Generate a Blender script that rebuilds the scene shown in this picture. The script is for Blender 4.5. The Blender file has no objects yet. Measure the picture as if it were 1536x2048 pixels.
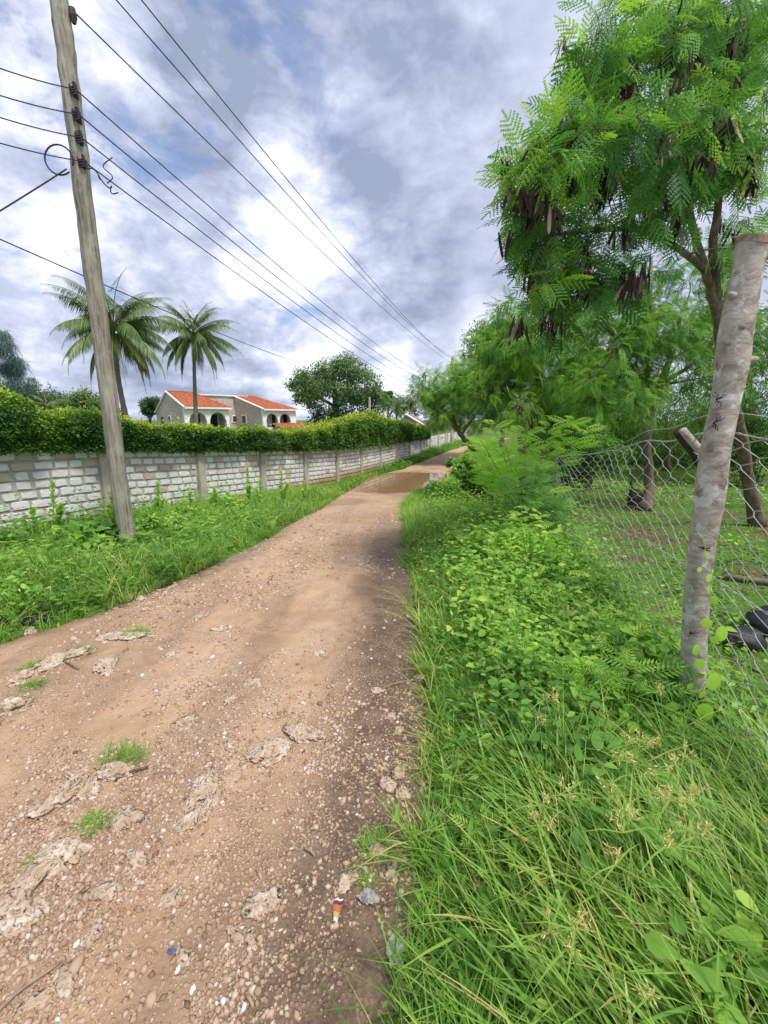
import bpy, math, random
import numpy as np
from mathutils import Vector, Matrix
rnd = random.Random(7); R = np.random.default_rng(11)
S = bpy.context.scene; COL = S.collection

# ------------------------------------------------------------------ camera, sky, sun, exposure
F = 840.0; TH = math.atan(189/F); HC = 1.75; CT, ST = math.cos(TH), math.sin(TH)
cam = bpy.data.cameras.new('camera'); cam.sensor_fit = 'VERTICAL'; cam.sensor_height = 36
cam.lens = F/2048*36; cam.clip_start = .05; cam.clip_end = 2000
co = bpy.data.objects.new('camera', cam); COL.objects.link(co); S.camera = co
co.location = (0, 0, HC); co.rotation_euler = (math.pi/2-TH, 0, 0)
S.view_settings.view_transform = 'Standard'; S.view_settings.look = 'None'
S.view_settings.gamma = 1; S.view_settings.use_curve_mapping = False
S.view_settings.exposure = 1.28
S.render.resolution_x = 768; S.render.resolution_y = 1024
S.render.engine = 'CYCLES'
SUN_EL, SUN_AZ = math.radians(60), math.radians(140)      # azimuth clockwise from +Y
sl = bpy.data.lights.new('sun', 'SUN'); sl.energy = 1.5; sl.angle = math.radians(14); sl.color = (1, .95, .87)
so = bpy.data.objects.new('sun', sl); COL.objects.link(so)
sd = Vector((math.sin(SUN_AZ)*math.cos(SUN_EL), math.cos(SUN_AZ)*math.cos(SUN_EL), math.sin(SUN_EL)))
so.rotation_euler = sd.to_track_quat('Z', 'Y').to_euler()

def pdir(px, py):
    xd, yd = (px-768)/F, (py-1024)/F
    v = np.array([xd, CT-yd*ST, -ST-yd*CT]); return v/np.linalg.norm(v)
def at(px, py, Y):
    d = pdir(px, py); return np.array([0, 0, HC]) + d*(Y/d[1])

class NT:
    """small node tree helper"""
    def __init__(s, tree): s.t = tree; s.n = tree.nodes; s.l = tree.links
    def new(s, typ, **kw):
        n = s.n.new(typ)
        for k, v in kw.items(): setattr(n, k, v)
        return n
    def put(s, sock, v):
        if isinstance(v, bpy.types.NodeSocket): s.l.new(v, sock)
        elif v is not None: sock.default_value = v
    def math(s, op, a, b=None, c=None, clamp=False):
        n = s.new('ShaderNodeMath', operation=op); n.use_clamp = clamp
        s.put(n.inputs[0], a); s.put(n.inputs[1], b); s.put(n.inputs[2], c); return n.outputs[0]
    def vmath(s, op, a, b=None, out=0):
        n = s.new('ShaderNodeVectorMath', operation=op); s.put(n.inputs[0], a)
        if b is not None: s.put(n.inputs[1], b)
        return n.outputs[out]
    def rng(s, v, a, b, c=0., d=1., smooth=True):
        n = s.new('ShaderNodeMapRange'); n.interpolation_type = 'SMOOTHSTEP' if smooth else 'LINEAR'
        s.put(n.inputs[0], v)
        for i, x in enumerate((a, b, c, d)): s.put(n.inputs[i+1], x)
        return n.outputs[0]
    def noise(s, vec, scale, detail=4, rough=.55, dist=0., out=0):
        n = s.new('ShaderNodeTexNoise'); s.put(n.inputs['Vector'], vec)
        n.inputs['Scale'].default_value = scale; n.inputs['Detail'].default_value = detail
        n.inputs['Roughness'].default_value = rough; n.inputs['Distortion'].default_value = dist
        return n.outputs[out]
    def voro(s, vec, scale, feat='F1', out=0, rand=1.):
        n = s.new('ShaderNodeTexVoronoi', feature=feat); s.put(n.inputs['Vector'], vec)
        n.inputs['Scale'].default_value = scale; n.inputs['Randomness'].default_value = rand
        return n.outputs[out]
    def ramp(s, fac, stops):
        n = s.new('ShaderNodeValToRGB'); s.put(n.inputs[0], fac); e = n.color_ramp.elements
        while len(e) < len(stops): e.new(.5)
        for q, (p, c) in zip(e, stops): q.position = p; q.color = (*c, 1)
        return n.outputs[0]
    def mix(s, fac, a, b, blend='MIX'):
        n = s.new('ShaderNodeMix', data_type='RGBA', blend_type=blend)
        s.put(n.inputs[0], fac)
        for i, v in ((6, a), (7, b)):
            s.put(n.inputs[i], v if isinstance(v, bpy.types.NodeSocket) else (*v, 1))
        return n.outputs[2]

W = bpy.data.worlds.new('World'); S.world = W; W.use_nodes = True
def build_sky():
    t = NT(W.node_tree); t.n.clear()
    out = t.new('ShaderNodeOutputWorld'); bg = t.new('ShaderNodeBackground')
    sky = t.new('ShaderNodeTexSky', sky_type='NISHITA'); sky.sun_disc = False
    sky.sun_elevation = SUN_EL; sky.sun_rotation = SUN_AZ
    d = t.new('ShaderNodeTexCoord').outputs['Generated']
    sep = t.new('ShaderNodeSeparateXYZ'); t.l.new(d, sep.inputs[0])
    z = t.math('ADD', t.math('MAXIMUM', sep.outputs[2], 0.), .17)
    cmb = t.new('ShaderNodeCombineXYZ')
    t.put(cmb.inputs[0], t.math('DIVIDE', sep.outputs[0], z)); t.put(cmb.inputs[1], t.math('DIVIDE', sep.outputs[1], z))
    cmb.inputs[2].default_value = 3.7
    p = cmb.outputs[0]
    mp = t.new('ShaderNodeMapping'); t.put(mp.inputs[0], d); mp.inputs['Scale'].default_value = (1., 1., 1.7); mp.inputs['Location'].default_value = (.37, .9, .25)
    q = mp.outputs[0]
    big = t.noise(p, .8, 6, .55, .25)                        # layers seen in perspective
    mid = t.noise(q, 3.1, 12, .60, .35)                      # puffs
    fine = t.noise(q, 8.5, 12, .62, .25)                     # ragged edges and wisps
    c0 = lambda n_, k: t.math('MULTIPLY', t.math('SUBTRACT', n_, .5), k)
    rightm = t.rng(sep.outputs[0], -.10, .42, 0., 1.)        # the sheet is smooth to the right of the view, broken to the left
    amp = t.rng(rightm, 0., 1., 1., .30, False)
    v = t.math('ADD', t.math('MULTIPLY', t.math('ADD', c0(big, .75), t.math('ADD', c0(mid, 1.1), c0(fine, .95))), amp), t.rng(rightm, 0., 1., .55, .635, False))
    v = t.math('ADD', v, t.rng(sep.outputs[2], .32, .06, 0., .085))
    def blob(px, py, deg, k, ragged=.35):
        nonlocal v
        dn = t.vmath('DOT_PRODUCT', d, tuple(pdir(px, py)), 1)
        dn = t.math('ADD', dn, t.math('MULTIPLY', t.math('SUBTRACT', fine, .5), ragged*(1-math.cos(math.radians(deg)))*2.))
        v = t.math('ADD', v, t.rng(dn, math.cos(math.radians(deg)), 1., 0., k))
    # bright, thin places
    blob(600, 430, 9, .19); blob(480, 300, 10, .06); blob(210, 190, 10, .12); blob(30, 370, 9, .13); blob(300, 500, 12, .05); blob(700, 690, 14, .13); blob(880, 705, 11, .17); blob(520, 660, 11, .06)
    # slate undersides
    blob(650, 200, 12, -.09); blob(740, 320, 5, -.08); blob(430, 150, 8, -.06); blob(120, 240, 7, -.10); blob(850, 630, 7, -.16); blob(800, 560, 12, -.07); blob(480, 410, 6, -.08); blob(300, 330, 6, -.06)
    col = t.ramp(v, [(.40, (.15, .178, .248)), (.52, (.21, .235, .315)), (.64, (.275, .30, .382)), (.76, (.37, .39, .455)), (.93, (.60, .61, .63))])
    gapn = t.noise(q, 4.6, 8, .6, .4)
    gap = t.math('MULTIPLY', t.rng(gapn, .50, .60, 0., .5), t.rng(sep.outputs[0], .0, -.2, 0., 1.))
    gap = t.math('MULTIPLY', gap, t.rng(sep.outputs[2], .10, .26))
    gap = t.math('MULTIPLY', gap, t.rng(v, .72, .56, .0, 1.))
    nsky = t.mix(1., sky.outputs[0], (.052, .064, .082), 'MULTIPLY')
    t.put(bg.inputs[0], t.mix(gap, col, nsky)); bg.inputs[1].default_value = 1.
    t.l.new(bg.outputs[0], out.inputs[0])
build_sky()

# ------------------------------------------------------------------ helpers: noise, terrain, meshes
def sm(a, b, x):
    t = np.clip((np.asarray(x, float)-a)/(b-a), 0, 1); return t*t*(3-2*t)
def _h(i):
    return np.modf(np.abs(np.sin(i@np.array([127.1, 311.7, 74.7]))*43758.5453))[0]
def vn(p):
    i = np.floor(p); f = p-i; f = f*f*(3-2*f); o = 0
    for dx in (0, 1):
        for dy in (0, 1):
            for dz in (0, 1):
                w = (f[:, 0] if dx else 1-f[:, 0])*(f[:, 1] if dy else 1-f[:, 1])*(f[:, 2] if dz else 1-f[:, 2])
                o = o + w*_h(i+np.array([dx, dy, dz]))
    return o
def fbm(p, oct=4, g=.5):
    p = np.asarray(p, float); a, s, o = 1., 0., 0.
    for k in range(oct):
        o = o + a*(vn(p*2**k+k*17.3)-.5); s += a; a *= g
    return o/s*2
def n2(x, y, f, oct=3, seed=0.):
    x = np.atleast_1d(np.asarray(x, float)); return fbm(np.stack([x*f, np.atleast_1d(np.asarray(y, float))*f, np.zeros_like(x)+seed], -1), oct)
PZ = -.83                                                    # water level of the puddle
def gy(Y): return -.86*sm(3.5, 17.5, Y) + .22*sm(21, 38, Y) + .25*sm(38, 70, Y)
EL = np.array([(-3, -6.2), (.5, -5.6), (2.2, -3.9), (3, -3.03), (3.24, -2.82), (3.9, -2.43), (4.91, -2.08), (6.36, -1.79), (9.49, -1.48), (14, -1.3), (17.84, -.75), (21.35, .82), (28.34, 3.42), (37.8, 7.44), (50, 13)])
ER = np.array([(-3, -.1), (.89, .05), (1.13, .1), (1.5, .18), (2.34, .26), (3.84, .3), (5.88, .27), (10.5, .45), (14, 1.05), (17.1, 2.4), (23.5, 3.9), (33.9, 6.69), (39.3, 8.18), (50, 15)])
def roadL(Y): return np.interp(Y, EL[:, 0], EL[:, 1])
def roadR(Y): return np.interp(Y, ER[:, 0], ER[:, 1])
PUD = np.array([(-.95, 15.0), (-.1, 14.3), (.8, 14.7), (1.7, 16.0), (2.45, 17.9), (2.5, 19.6), (1.4, 20.3), (.2, 19.7), (-.75, 18.3), (-1.15, 16.6)])
def pud_sd(X, Y):
    X = np.asarray(X, float); Y = np.asarray(Y, float)
    d = np.full(X.shape, 1e9); ins = np.zeros(X.shape, bool); n = len(PUD)
    for i in range(n):
        a, b = PUD[i], PUD[(i+1) % n]; e = b-a
        t = np.clip(((X-a[0])*e[0]+(Y-a[1])*e[1])/(e@e), 0, 1)
        d = np.minimum(d, np.hypot(X-a[0]-t*e[0], Y-a[1]-t*e[1]))
        c = ((a[1] > Y) != (b[1] > Y)) & (X < (b[0]-a[0])*(Y-a[1])/(b[1]-a[1]+1e-12)+a[0])
        ins ^= c
    return np.where(ins, -d, d)
WP0, WB0 = -6.21, .38559814
def f1(a): return float(np.ravel(a)[0])
def gz(X, Y):
    """height of the verge and field ground"""
    X = np.asarray(X, float); Y = np.asarray(Y, float)
    z = gy(Y) + n2(X, Y, .6, 2, 3.)*.05
    z = z + .10*sm(0, 1.2, X-roadR(Y))*sm(60, 20, Y)*sm(2.6, 5., Y) + .05*sm(0, 1.0, roadL(Y)-X)-.10*sm(1.6, .2, X-(WP0+WB0*(Y-6.55)))*sm(0, .5, roadL(Y)-X)
    z = z + .16*sm(22, 30, Y)*sm(0, 1.2, roadL(Y)-X)
    return z
def rz(X, Y, detail=True):
    """height of the road surface"""
    X = np.asarray(X, float); Y = np.asarray(Y, float)
    z = gy(Y)
    if detail:
        z = z + n2(X*1.6, Y*.7, 1.1, 3, 1.)*.03 + n2(X, Y, 5., 3, 5.)*.014
        z = z + np.maximum(n2(X, Y, 9., 3, 9.), 0)*.026*sm(12, 5, Y)
        c = (roadL(Y)+roadR(Y))/2
        for o in (-.15, 1.05): z = z - .025*np.exp(-((X-roadR(Y)+.55+o)/.16)**2)*sm(2, 5, Y)
    s = pud_sd(X, Y) + n2(X, Y, 1.2, 3, 2.)*.3
    k = sm(1.6, .1, s)
    return z*(1-k) + (PZ+np.clip(s*.06, -.12, .1)+n2(X, Y, 2., 2, 4.)*.012)*k
def ground(X, Y):
    X = np.atleast_1d(np.asarray(X, float)); Y = np.atleast_1d(np.asarray(Y, float))
    ins = (X > roadL(Y)) & (X < roadR(Y))
    return np.where(ins, rz(X, Y), gz(X, Y))
def G(px, py, off=0.):
    d = pdir(px, py); z = 0.
    for _ in range(40):
        t = (HC-z)/-d[2]; p = d*t; z = .5*z+.5*float(gy(p[1]))
    return np.array([p[0], p[1], float(ground(p[0], p[1])[0])+off])

class MB:
    """collects verts / tris / quads / one tint per vertex, and links them as ONE mesh object"""
    def __init__(s): s.v = []; s.f = []; s.t = []; s.n = 0
    def add(s, v, f, t=None):
        v = np.asarray(v, float).reshape(-1, 3); f = np.asarray(f, np.int64)
        s.v.append(v); s.f.append(f+s.n); s.n += len(v)
        s.t.append(np.broadcast_to(np.asarray(.5 if t is None else t, float), (len(v),)))
        return s
    def inst(s, tv, tf, pos, rot, sc, tint):
        """copies of a template: rot (N,3,3) columns are the axes"""
        tv = np.asarray(tv, float); k = len(tv); N = len(pos)
        sc = np.asarray(sc, float)
        if sc.ndim == 1: sc = sc[:, None]
        loc = tv[None]*(sc[:, None, :] if sc.shape[1] == 3 else sc[:, :, None])
        v = np.einsum('nij,nkj->nki', rot, loc) + np.asarray(pos)[:, None]
        tf = np.asarray(tf)
        f = (tf[None]+(np.arange(N)*k)[:, None, None]).reshape(-1, tf.shape[1])
        s.add(v.reshape(-1, 3), f, np.repeat(np.asarray(tint, float)+np.zeros(N), k)); return s
    def box(s, c, d, rz_=0., t=None, rot=None):
        x, y, z = np.asarray(d)/2.
        v = np.array([(-x, -y, -z), (x, -y, -z), (x, y, -z), (-x, y, -z), (-x, -y, z), (x, -y, z), (x, y, z), (-x, y, z)])
        if rot is None:
            cc, ss = math.cos(rz_), math.sin(rz_); rot = np.array([(cc, -ss, 0), (ss, cc, 0), (0, 0, 1)])
        return s.add(v@rot.T+np.asarray(c), [(0, 3, 2, 1), (4, 5, 6, 7), (0, 1, 5, 4), (1, 2, 6, 5), (2, 3, 7, 6), (3, 0, 4, 7)], t)
    def tube(s, pts, rad, n=8, t=None, cap=True):
        P = np.asarray(pts, float); m = len(P); rad = np.broadcast_to(np.asarray(rad, float), (m,))
        T = np.gradient(P, axis=0); T /= np.linalg.norm(T, axis=1)[:, None]+1e-12
        u = np.cross(T[0], (0, 0, 1.) if abs(T[0][2]) < .9 else (1., 0, 0)); u /= np.linalg.norm(u)
        V = []; a = np.arange(n)*2*math.pi/n
        for i in range(m):
            u = u-T[i]*(u@T[i]); u /= np.linalg.norm(u)+1e-12; w = np.cross(T[i], u)
            V.append(P[i]+rad[i]*(np.cos(a)[:, None]*u+np.sin(a)[:, None]*w))
        i = np.arange(m-1)[:, None]*n; j = np.arange(n)[None]; k = (j+1) % n
        f = np.stack([i+j, i+k, i+n+k, i+n+j], -1).reshape(-1, 4)
        s.add(np.concatenate(V), f, t)
        if cap:
            b = s.n
            s.add(P[[0, -1]], np.zeros((0, 3), int), t)
            o = b-m*n
            tr = [(b, o+(q+1) % n, o+q) for q in range(n)]+[(b+1, o+(m-1)*n+q, o+(m-1)*n+(q+1) % n) for q in range(n)]
            s.f.append(np.array(tr))
        return s
    def build(s, name, mat, parent=None, smooth=False, loc=None):
        me = bpy.data.meshes.new(name); V = np.concatenate(s.v); fs = [f for f in s.f if len(f)]
        if loc is not None: V = V-np.asarray(loc)
        me.vertices.add(len(V)); me.vertices.foreach_set('co', V.astype(np.float32).ravel())
        L = np.concatenate([f.ravel() for f in fs]); cnt = np.concatenate([np.full(len(f), f.shape[1]) for f in fs])
        me.loops.add(len(L)); me.loops.foreach_set('vertex_index', L.astype(np.int32))
        me.polygons.add(len(cnt)); me.polygons.foreach_set('loop_start', np.concatenate([[0], np.cumsum(cnt)[:-1]]).astype(np.int32))
        me.polygons.foreach_set('use_smooth', np.full(len(cnt), bool(smooth)))
        a = me.attributes.new('tint', 'FLOAT', 'POINT'); a.data.foreach_set('value', np.concatenate(s.t).astype(np.float32))
        me.update(calc_edges=True); me.materials.append(mat)
        o = bpy.data.objects.new(name, me); COL.objects.link(o); o.parent = parent
        if loc is not None: o.location = loc
        return o
def tag(o, label=None, cat=None, group=None, kind=None):
    for k, v in (('label', label), ('category', cat), ('group', group), ('kind', kind)):
        if v: o[k] = v
    return o
def empty(name, loc, label=None, cat=None, group=None, rz_=0.):
    o = bpy.data.objects.new(name, None); COL.objects.link(o); o.location = loc; o.rotation_euler[2] = rz_
    o.empty_display_size = .1
    return tag(o, label, cat, group)
def unit(v): return v/(np.linalg.norm(v, axis=-1, keepdims=True)+1e-12)
def frames(d, up=None, roll=None):
    """rotation matrices whose Y axis is d and Z axis near up"""
    d = unit(np.asarray(d, float)); N = len(d)
    up = np.tile((0, 0, 1.), (N, 1)) if up is None else up
    up = up+R.normal(0, .05, (N, 3))
    x = unit(np.cross(d, up)); z = np.cross(x, d)
    if roll is not None:
        c, s = np.cos(roll)[:, None], np.sin(roll)[:, None]; x, z = x*c+z*s, z*c-x*s
    return np.stack([x, d, z], -1)

# ------------------------------------------------------------------ materials
def material(name, rough=.85, spec=.3):
    m = bpy.data.materials.new(name); m.use_nodes = True; t = NT(m.node_tree)
    b = t.n['Principled BSDF']; b.inputs['Roughness'].default_value = rough; b.inputs['Specular IOR Level'].default_value = spec
    return m, t, b
def pos(t): return t.new('ShaderNodeNewGeometry').outputs['Position']
def obco(t): return t.new('ShaderNodeTexCoord').outputs['Object']
def attr(t, n='tint'): return t.new('ShaderNodeAttribute', attribute_name=n).outputs['Fac']
def bump(t, b, h, dist=.01, strength=.8):
    n = t.new('ShaderNodeBump'); n.inputs['Strength'].default_value = strength; n.inputs['Distance'].default_value = dist
    t.put(n.inputs['Height'], h); t.l.new(n.outputs[0], b.inputs['Normal'])
def leafmat(name, stops, trans=.4, rough=.5, spec=.25, gain=(2.1, 1.6, 2.)):
    m, t, b = material(name, rough, spec)
    c = t.ramp(attr(t), [(p, tuple(min(.85, k*g) for k, g in zip(q, gain))) for p, q in stops]); t.l.new(c, b.inputs['Base Color'])
    tr = t.new('ShaderNodeBsdfTranslucent'); t.l.new(t.mix(1., c, (1.15, 1.1, .6), 'MULTIPLY'), tr.inputs[0])
    mx = t.new('ShaderNodeMixShader'); mx.inputs[0].default_value = trans
    t.l.new(b.outputs[0], mx.inputs[1]); t.l.new(tr.outputs[0], mx.inputs[2])
    t.l.new(mx.outputs[0], t.n['Material Output'].inputs[0]); return m
def plain(name, col, rough=.8, var=.25, scale=8., bmp=0., spec=.3, tinted=0.):
    m, t, b = material(name, rough, spec); p = pos(t)
    n = t.noise(p, scale, 6, .6)
    lo = tuple(c*(1-var) for c in col); hi = tuple(min(1, c*(1+var)) for c in col)
    c = t.ramp(n, [(.3, lo), (.7, hi)])
    if tinted: c = t.mix(t.math('MULTIPLY', attr(t), tinted), c, tuple(c_*.35 for c_ in col))
    t.l.new(c, b.inputs['Base Color'])
    if bmp: bump(t, b, t.noise(p, scale*4, 6, .65), bmp)
    return m
M = {}
M['grass'] = leafmat('grass', [(0, (.035, .11, .016)), (.35, (.075, .21, .025)), (.7, (.13, .32, .04)), (.9, (.22, .38, .07)), (1, (.42, .36, .16))])
M['sedge'] = leafmat('sedge', [(0, (.045, .12, .018)), (.5, (.105, .26, .034)), (.9, (.20, .38, .06)), (1, (.34, .34, .12))], .36, .42, .4)
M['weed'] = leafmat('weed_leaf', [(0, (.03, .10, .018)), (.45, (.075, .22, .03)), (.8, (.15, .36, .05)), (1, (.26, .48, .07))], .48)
M['lime'] = leafmat('young_leaf', [(0, (.10, .27, .025)), (.6, (.23, .46, .035)), (1, (.34, .53, .08))], .45, gain=(1.55, 1.5, 1.6))
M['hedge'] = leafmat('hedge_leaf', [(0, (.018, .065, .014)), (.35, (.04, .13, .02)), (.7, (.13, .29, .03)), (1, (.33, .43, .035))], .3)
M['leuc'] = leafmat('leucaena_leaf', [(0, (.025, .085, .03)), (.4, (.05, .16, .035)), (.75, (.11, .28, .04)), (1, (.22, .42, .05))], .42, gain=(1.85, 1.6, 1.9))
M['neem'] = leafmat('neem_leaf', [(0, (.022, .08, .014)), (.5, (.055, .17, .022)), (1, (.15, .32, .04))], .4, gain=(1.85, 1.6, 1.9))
M['far'] = leafmat('far_leaf', [(0, (.025, .07, .025)), (.5, (.055, .14, .04)), (1, (.13, .26, .07))], .3)
M['casu'] = leafmat('casuarina_needle', [(0, (.07, .10, .09)), (1, (.17, .22, .19))], .2, gain=(.8, 1.15, 1.25))
M['palm'] = leafmat('palm_leaf', [(0, (.03, .075, .022)), (.5, (.07, .15, .04)), (.85, (.17, .26, .06)), (1, (.32, .28, .11))], .3, .35, .5)
M['pod'] = leafmat('seed_pod', [(0, (.035, .018, .022)), (.6, (.085, .045, .045)), (.9, (.17, .10, .07)), (1, (.42, .33, .22))], .1, .5, gain=(1, 1, 1))
M['flower'] = leafmat('sedge_flower', [(0, (.50, .42, .14)), (1, (.74, .65, .30))], .3, gain=(1.25, 1.2, 1.2))
M['straw'] = plain('dry_stick', (.33, .25, .16), .9, .3, 20)

def mat_road():
    m, t, b = material('dirt_road', .9, .25); p = pos(t)
    a = attr(t)                                             # damp, dark soil (0 dry sand .. 1 dark)
    n1 = t.noise(p, 1.3, 5, .6, .4); n2_ = t.noise(p, 9., 6, .65); n3 = t.noise(p, 70., 4, .7)
    base = t.ramp(n1, [(.3, (.38, .235, .135)), (.5, (.49, .325, .20)), (.72, (.58, .42, .28))])
    base = t.mix(t.rng(n2_, .45, .7, 0., .55), base, (.35, .205, .12))
    vor = t.new('ShaderNodeTexVoronoi'); t.put(vor.inputs['Vector'], p); vor.inputs['Scale'].default_value = 62.
    vcol = t.ramp(t.noise(vor.outputs['Position'], 91., 1, .5), [(.25, (.40, .24, .13)), (.5, (.60, .42, .28)), (.66, (.70, .55, .41)), (.8, (.47, .32, .21))])
    gm = t.math('MULTIPLY', t.rng(vor.outputs['Distance'], .55, .3, 0., 1.), t.rng(t.noise(p, 2.6, 4, .6), .42, .6, .1, .85))
    base = t.mix(gm, base, vcol)
    dk = t.mix(t.rng(n3, .4, .7), (.115, .075, .052), (.20, .135, .092))
    damp = t.math('ADD', a, t.math('MULTIPLY', t.math('SUBTRACT', n2_, .5), t.math('MULTIPLY', a, 1.2)), None, True)
    damp = t.math('MULTIPLY', damp, t.math('SUBTRACT', 1., t.math('MULTIPLY', gm, .55)))
    c = t.mix(damp, base, dk); t.l.new(c, b.inputs['Base Color'])
    t.put(b.inputs['Roughness'], t.rng(damp, 0., 1., .92, .62))
    h = t.math('ADD', t.math('MULTIPLY', gm, .6), t.math('ADD', t.math('MULTIPLY', n3, .5), n2_))
    bump(t, b, h, .012, .9); return m
M['road'] = mat_road()
def mat_ground():
    m, t, b = material('verge_soil', .95, .1); p = pos(t)
    n = t.noise(p, 1.1, 6, .65); n_ = t.noise(p, 25., 5, .7)
    soil = t.mix(t.rng(n_, .35, .7), (.09, .06, .04), (.24, .16, .10))
    grn = t.mix(t.rng(n_, .35, .65), (.05, .12, .02), (.14, .27, .04))
    t.l.new(t.mix(t.rng(n, .40, .52), soil, grn), b.inputs['Base Color'])
    bump(t, b, n_, .03); return m
M['ground'] = mat_ground()
def mat_water():
    m, t, b = material('muddy_water', .03, .5); p = pos(t)
    t.l.new(t.mix(t.noise(p, .8, 3), (.28, .16, .078), (.35, .21, .11)), b.inputs['Base Color'])
    b.inputs['IOR'].default_value = 1.6
    bump(t, b, t.noise(p, 2.2, 2, .4), .001, .06); return m
M['water'] = mat_water()
def mat_block():
    m, t, b = material('limewashed_coral_block', .95, .1); p = pos(t)
    oi = t.new('ShaderNodeObjectInfo').outputs['Random']
    n = t.noise(p, 9., 6, .65); nf = t.noise(p, 60., 4, .6)
    c = t.mix(t.rng(nf, .35, .7), (.80, .78, .745), (.90, .89, .87))
    c = t.mix(t.rng(n, .60, .76, 0., .6), c, (.55, .46, .35))
    c = t.mix(t.math('MULTIPLY', t.rng(attr(t), .86, .98), .8), c, (.50, .36, .20))
    z = t.new('ShaderNodeSeparateXYZ'); t.l.new(p, z.inputs[0])
    st = t.math('MULTIPLY', t.rng(t.math('ADD', z.outputs[2], t.math('MULTIPLY', n, -.35)), -.52, -.9, 0., .85), t.rng(z.outputs[1], 26., 21.))
    c = t.mix(st, c, (.42, .22, .10))
    t.l.new(c, b.inputs['Base Color']); bump(t, b, t.math('ADD', nf, n), .012); return m
M['block'] = mat_block()
def mat_mortar():
    m, t, b = material('cement_mortar', .95, .1); p = pos(t); n = t.noise(p, 5., 6, .65); nf = t.noise(p, 45., 4, .6)
    c = t.mix(t.rng(n, .35, .7), (.44, .395, .35), (.60, .555, .505)); c = t.mix(t.rng(nf, .5, .75, 0., .5), c, (.62, .58, .54))
    z = t.new('ShaderNodeSeparateXYZ'); t.l.new(p, z.inputs[0])
    st = t.math('MULTIPLY', t.rng(t.math('ADD', z.outputs[2], t.math('MULTIPLY', n, -.35)), -.48, -.88, 0., .85), t.rng(z.outputs[1], 26., 21.))
    c = t.mix(st, c, (.36, .18, .08))
    t.l.new(c, b.inputs['Base Color']); bump(t, b, nf, .008); return m
M['mortar'] = mat_mortar()
def mat_concrete():
    m, t, b = material('concrete_pillar', .9, .15); p = pos(t); n = t.noise(p, 3.5, 6, .65); nf = t.noise(p, 60., 4, .6)
    c = t.mix(t.rng(n, .3, .7), (.42, .37, .29), (.56, .51, .43)); c = t.mix(t.rng(t.noise(p, 1.7, 4), .6, .72, 0., .6), c, (.26, .20, .13))
    t.l.new(c, b.inputs['Base Color']); bump(t, b, nf, .006); return m
M['concrete'] = mat_concrete()
def mat_bark(name, a, b_, c_, sx=30., sz=3., lich=0., bmp=.012, spots=None):
    m, t, b = material(name, .92, .12); p = obco(t)
    mp = t.new('ShaderNodeMapping'); t.put(mp.inputs[0], p); mp.inputs['Scale'].default_value = (sx, sx, sz)
    n = t.noise(mp.outputs[0], 1., 7, .68, .6); n_ = t.noise(p, 5., 5, .6)
    c = t.ramp(n, [(.3, a), (.5, b_), (.68, c_)])
    if lich: c = t.mix(t.rng(n_, .5, .66, 0., lich), c, (.40, .44, .34))
    if spots: c = t.mix(t.rng(t.noise(p, 11., 5, .6), .54, .62, 0., .85), c, spots)
    t.l.new(c, b.inputs['Base Color']); bump(t, b, t.math('ADD', n, n_), bmp); return m
M['pole'] = mat_bark('weathered_pole_wood', (.09, .075, .058), (.28, .255, .20), (.42, .40, .33), 28, 1.6, .45)
M['post'] = mat_bark('pale_trunk_bark', (.16, .12, .09), (.40, .345, .29), (.54, .48, .42), 9, 14, .45, .016, (.63, .60, .56))
M['bark'] = mat_bark('brown_bark', (.075, .052, .038), (.17, .125, .09), (.27, .21, .16), 26, 4, .15)
M['barkp'] = mat_bark('grey_palm_bark', (.12, .10, .085), (.22, .19, .16), (.30, .27, .23), 4, 22)
M['cut'] = plain('sawn_wood', (.30, .21, .14), .9, .45, 30, .004)
M['dead'] = plain('charred_stump', (.055, .04, .032), .95, .5, 18, .02)
M['silver'] = plain('bleached_wood', (.46, .40, .37), .9, .4, 25, .01)
M['wire'] = plain('galvanised_wire', (.46, .45, .43), .5, .3, 30, 0, .5)
M['cable'] = plain('black_cable', (.035, .032, .045), .6, .2, 30)
M['rock'] = None
def mat_rock():
    m, t, b = material('coral_rock', .95, .1); p = pos(t); n = t.noise(p, 14., 6, .7); v = t.voro(p, 48.); nf = t.noise(p, 90., 4, .6)
    c = t.mix(t.rng(n, .35, .65), (.54, .39, .27), (.70, .55, .41)); c = t.mix(t.rng(n, .5, .66, 0., .8), c, (.80, .70, .59))
    t.l.new(c, b.inputs['Base Color']); bump(t, b, t.math('ADD', t.math('ADD', t.math('MULTIPLY', t.rng(v, .1, .5), .5), n), t.math('MULTIPLY', nf, .5)), .022, 1.); return m
M['rock'] = mat_rock()
M['gravel'] = leafmat('gravel', [(0, (.16, .10, .07)), (.3, (.40, .25, .155)), (.6, (.60, .42, .29)), (.85, (.70, .57, .45)), (.95, (.80, .78, .74)), (1, (.88, .88, .87))], .0, .85, .2, (.85, .85, .85))
M['white'] = plain('white_render', (.86, .855, .84), .9, .08, 1.5)
M['stone'] = plain('brown_stone_cladding', (.53, .465, .385), .95, .4, 4.)
M['tile'] = plain('terracotta_tile', (.40, .125, .06), .9, .45, 3.5)
M['dark'] = plain('dark_opening', (.05, .035, .03), .6, .2, 3.)
M['glass'] = plain('window_glass', (.05, .055, .07), .08, .1, 2., 0, .6)
M['pblue'] = plain('pale_blue_wall', (.50, .56, .60), .9, .06, 1.)
M['brownroof'] = plain('rusty_sheet_roof', (.32, .17, .13), .8, .2, 2.)
M['bag'] = plain('black_plastic_sack', (.02, .02, .022), .35, .3, 15, .01, .5)
M['rag'] = plain('grey_plastic_film', (.36, .345, .33), .7, .35, 40, .004)
M['blue'] = plain('blue_plastic', (.11, .13, .24), .6, .2, 30)
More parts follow.
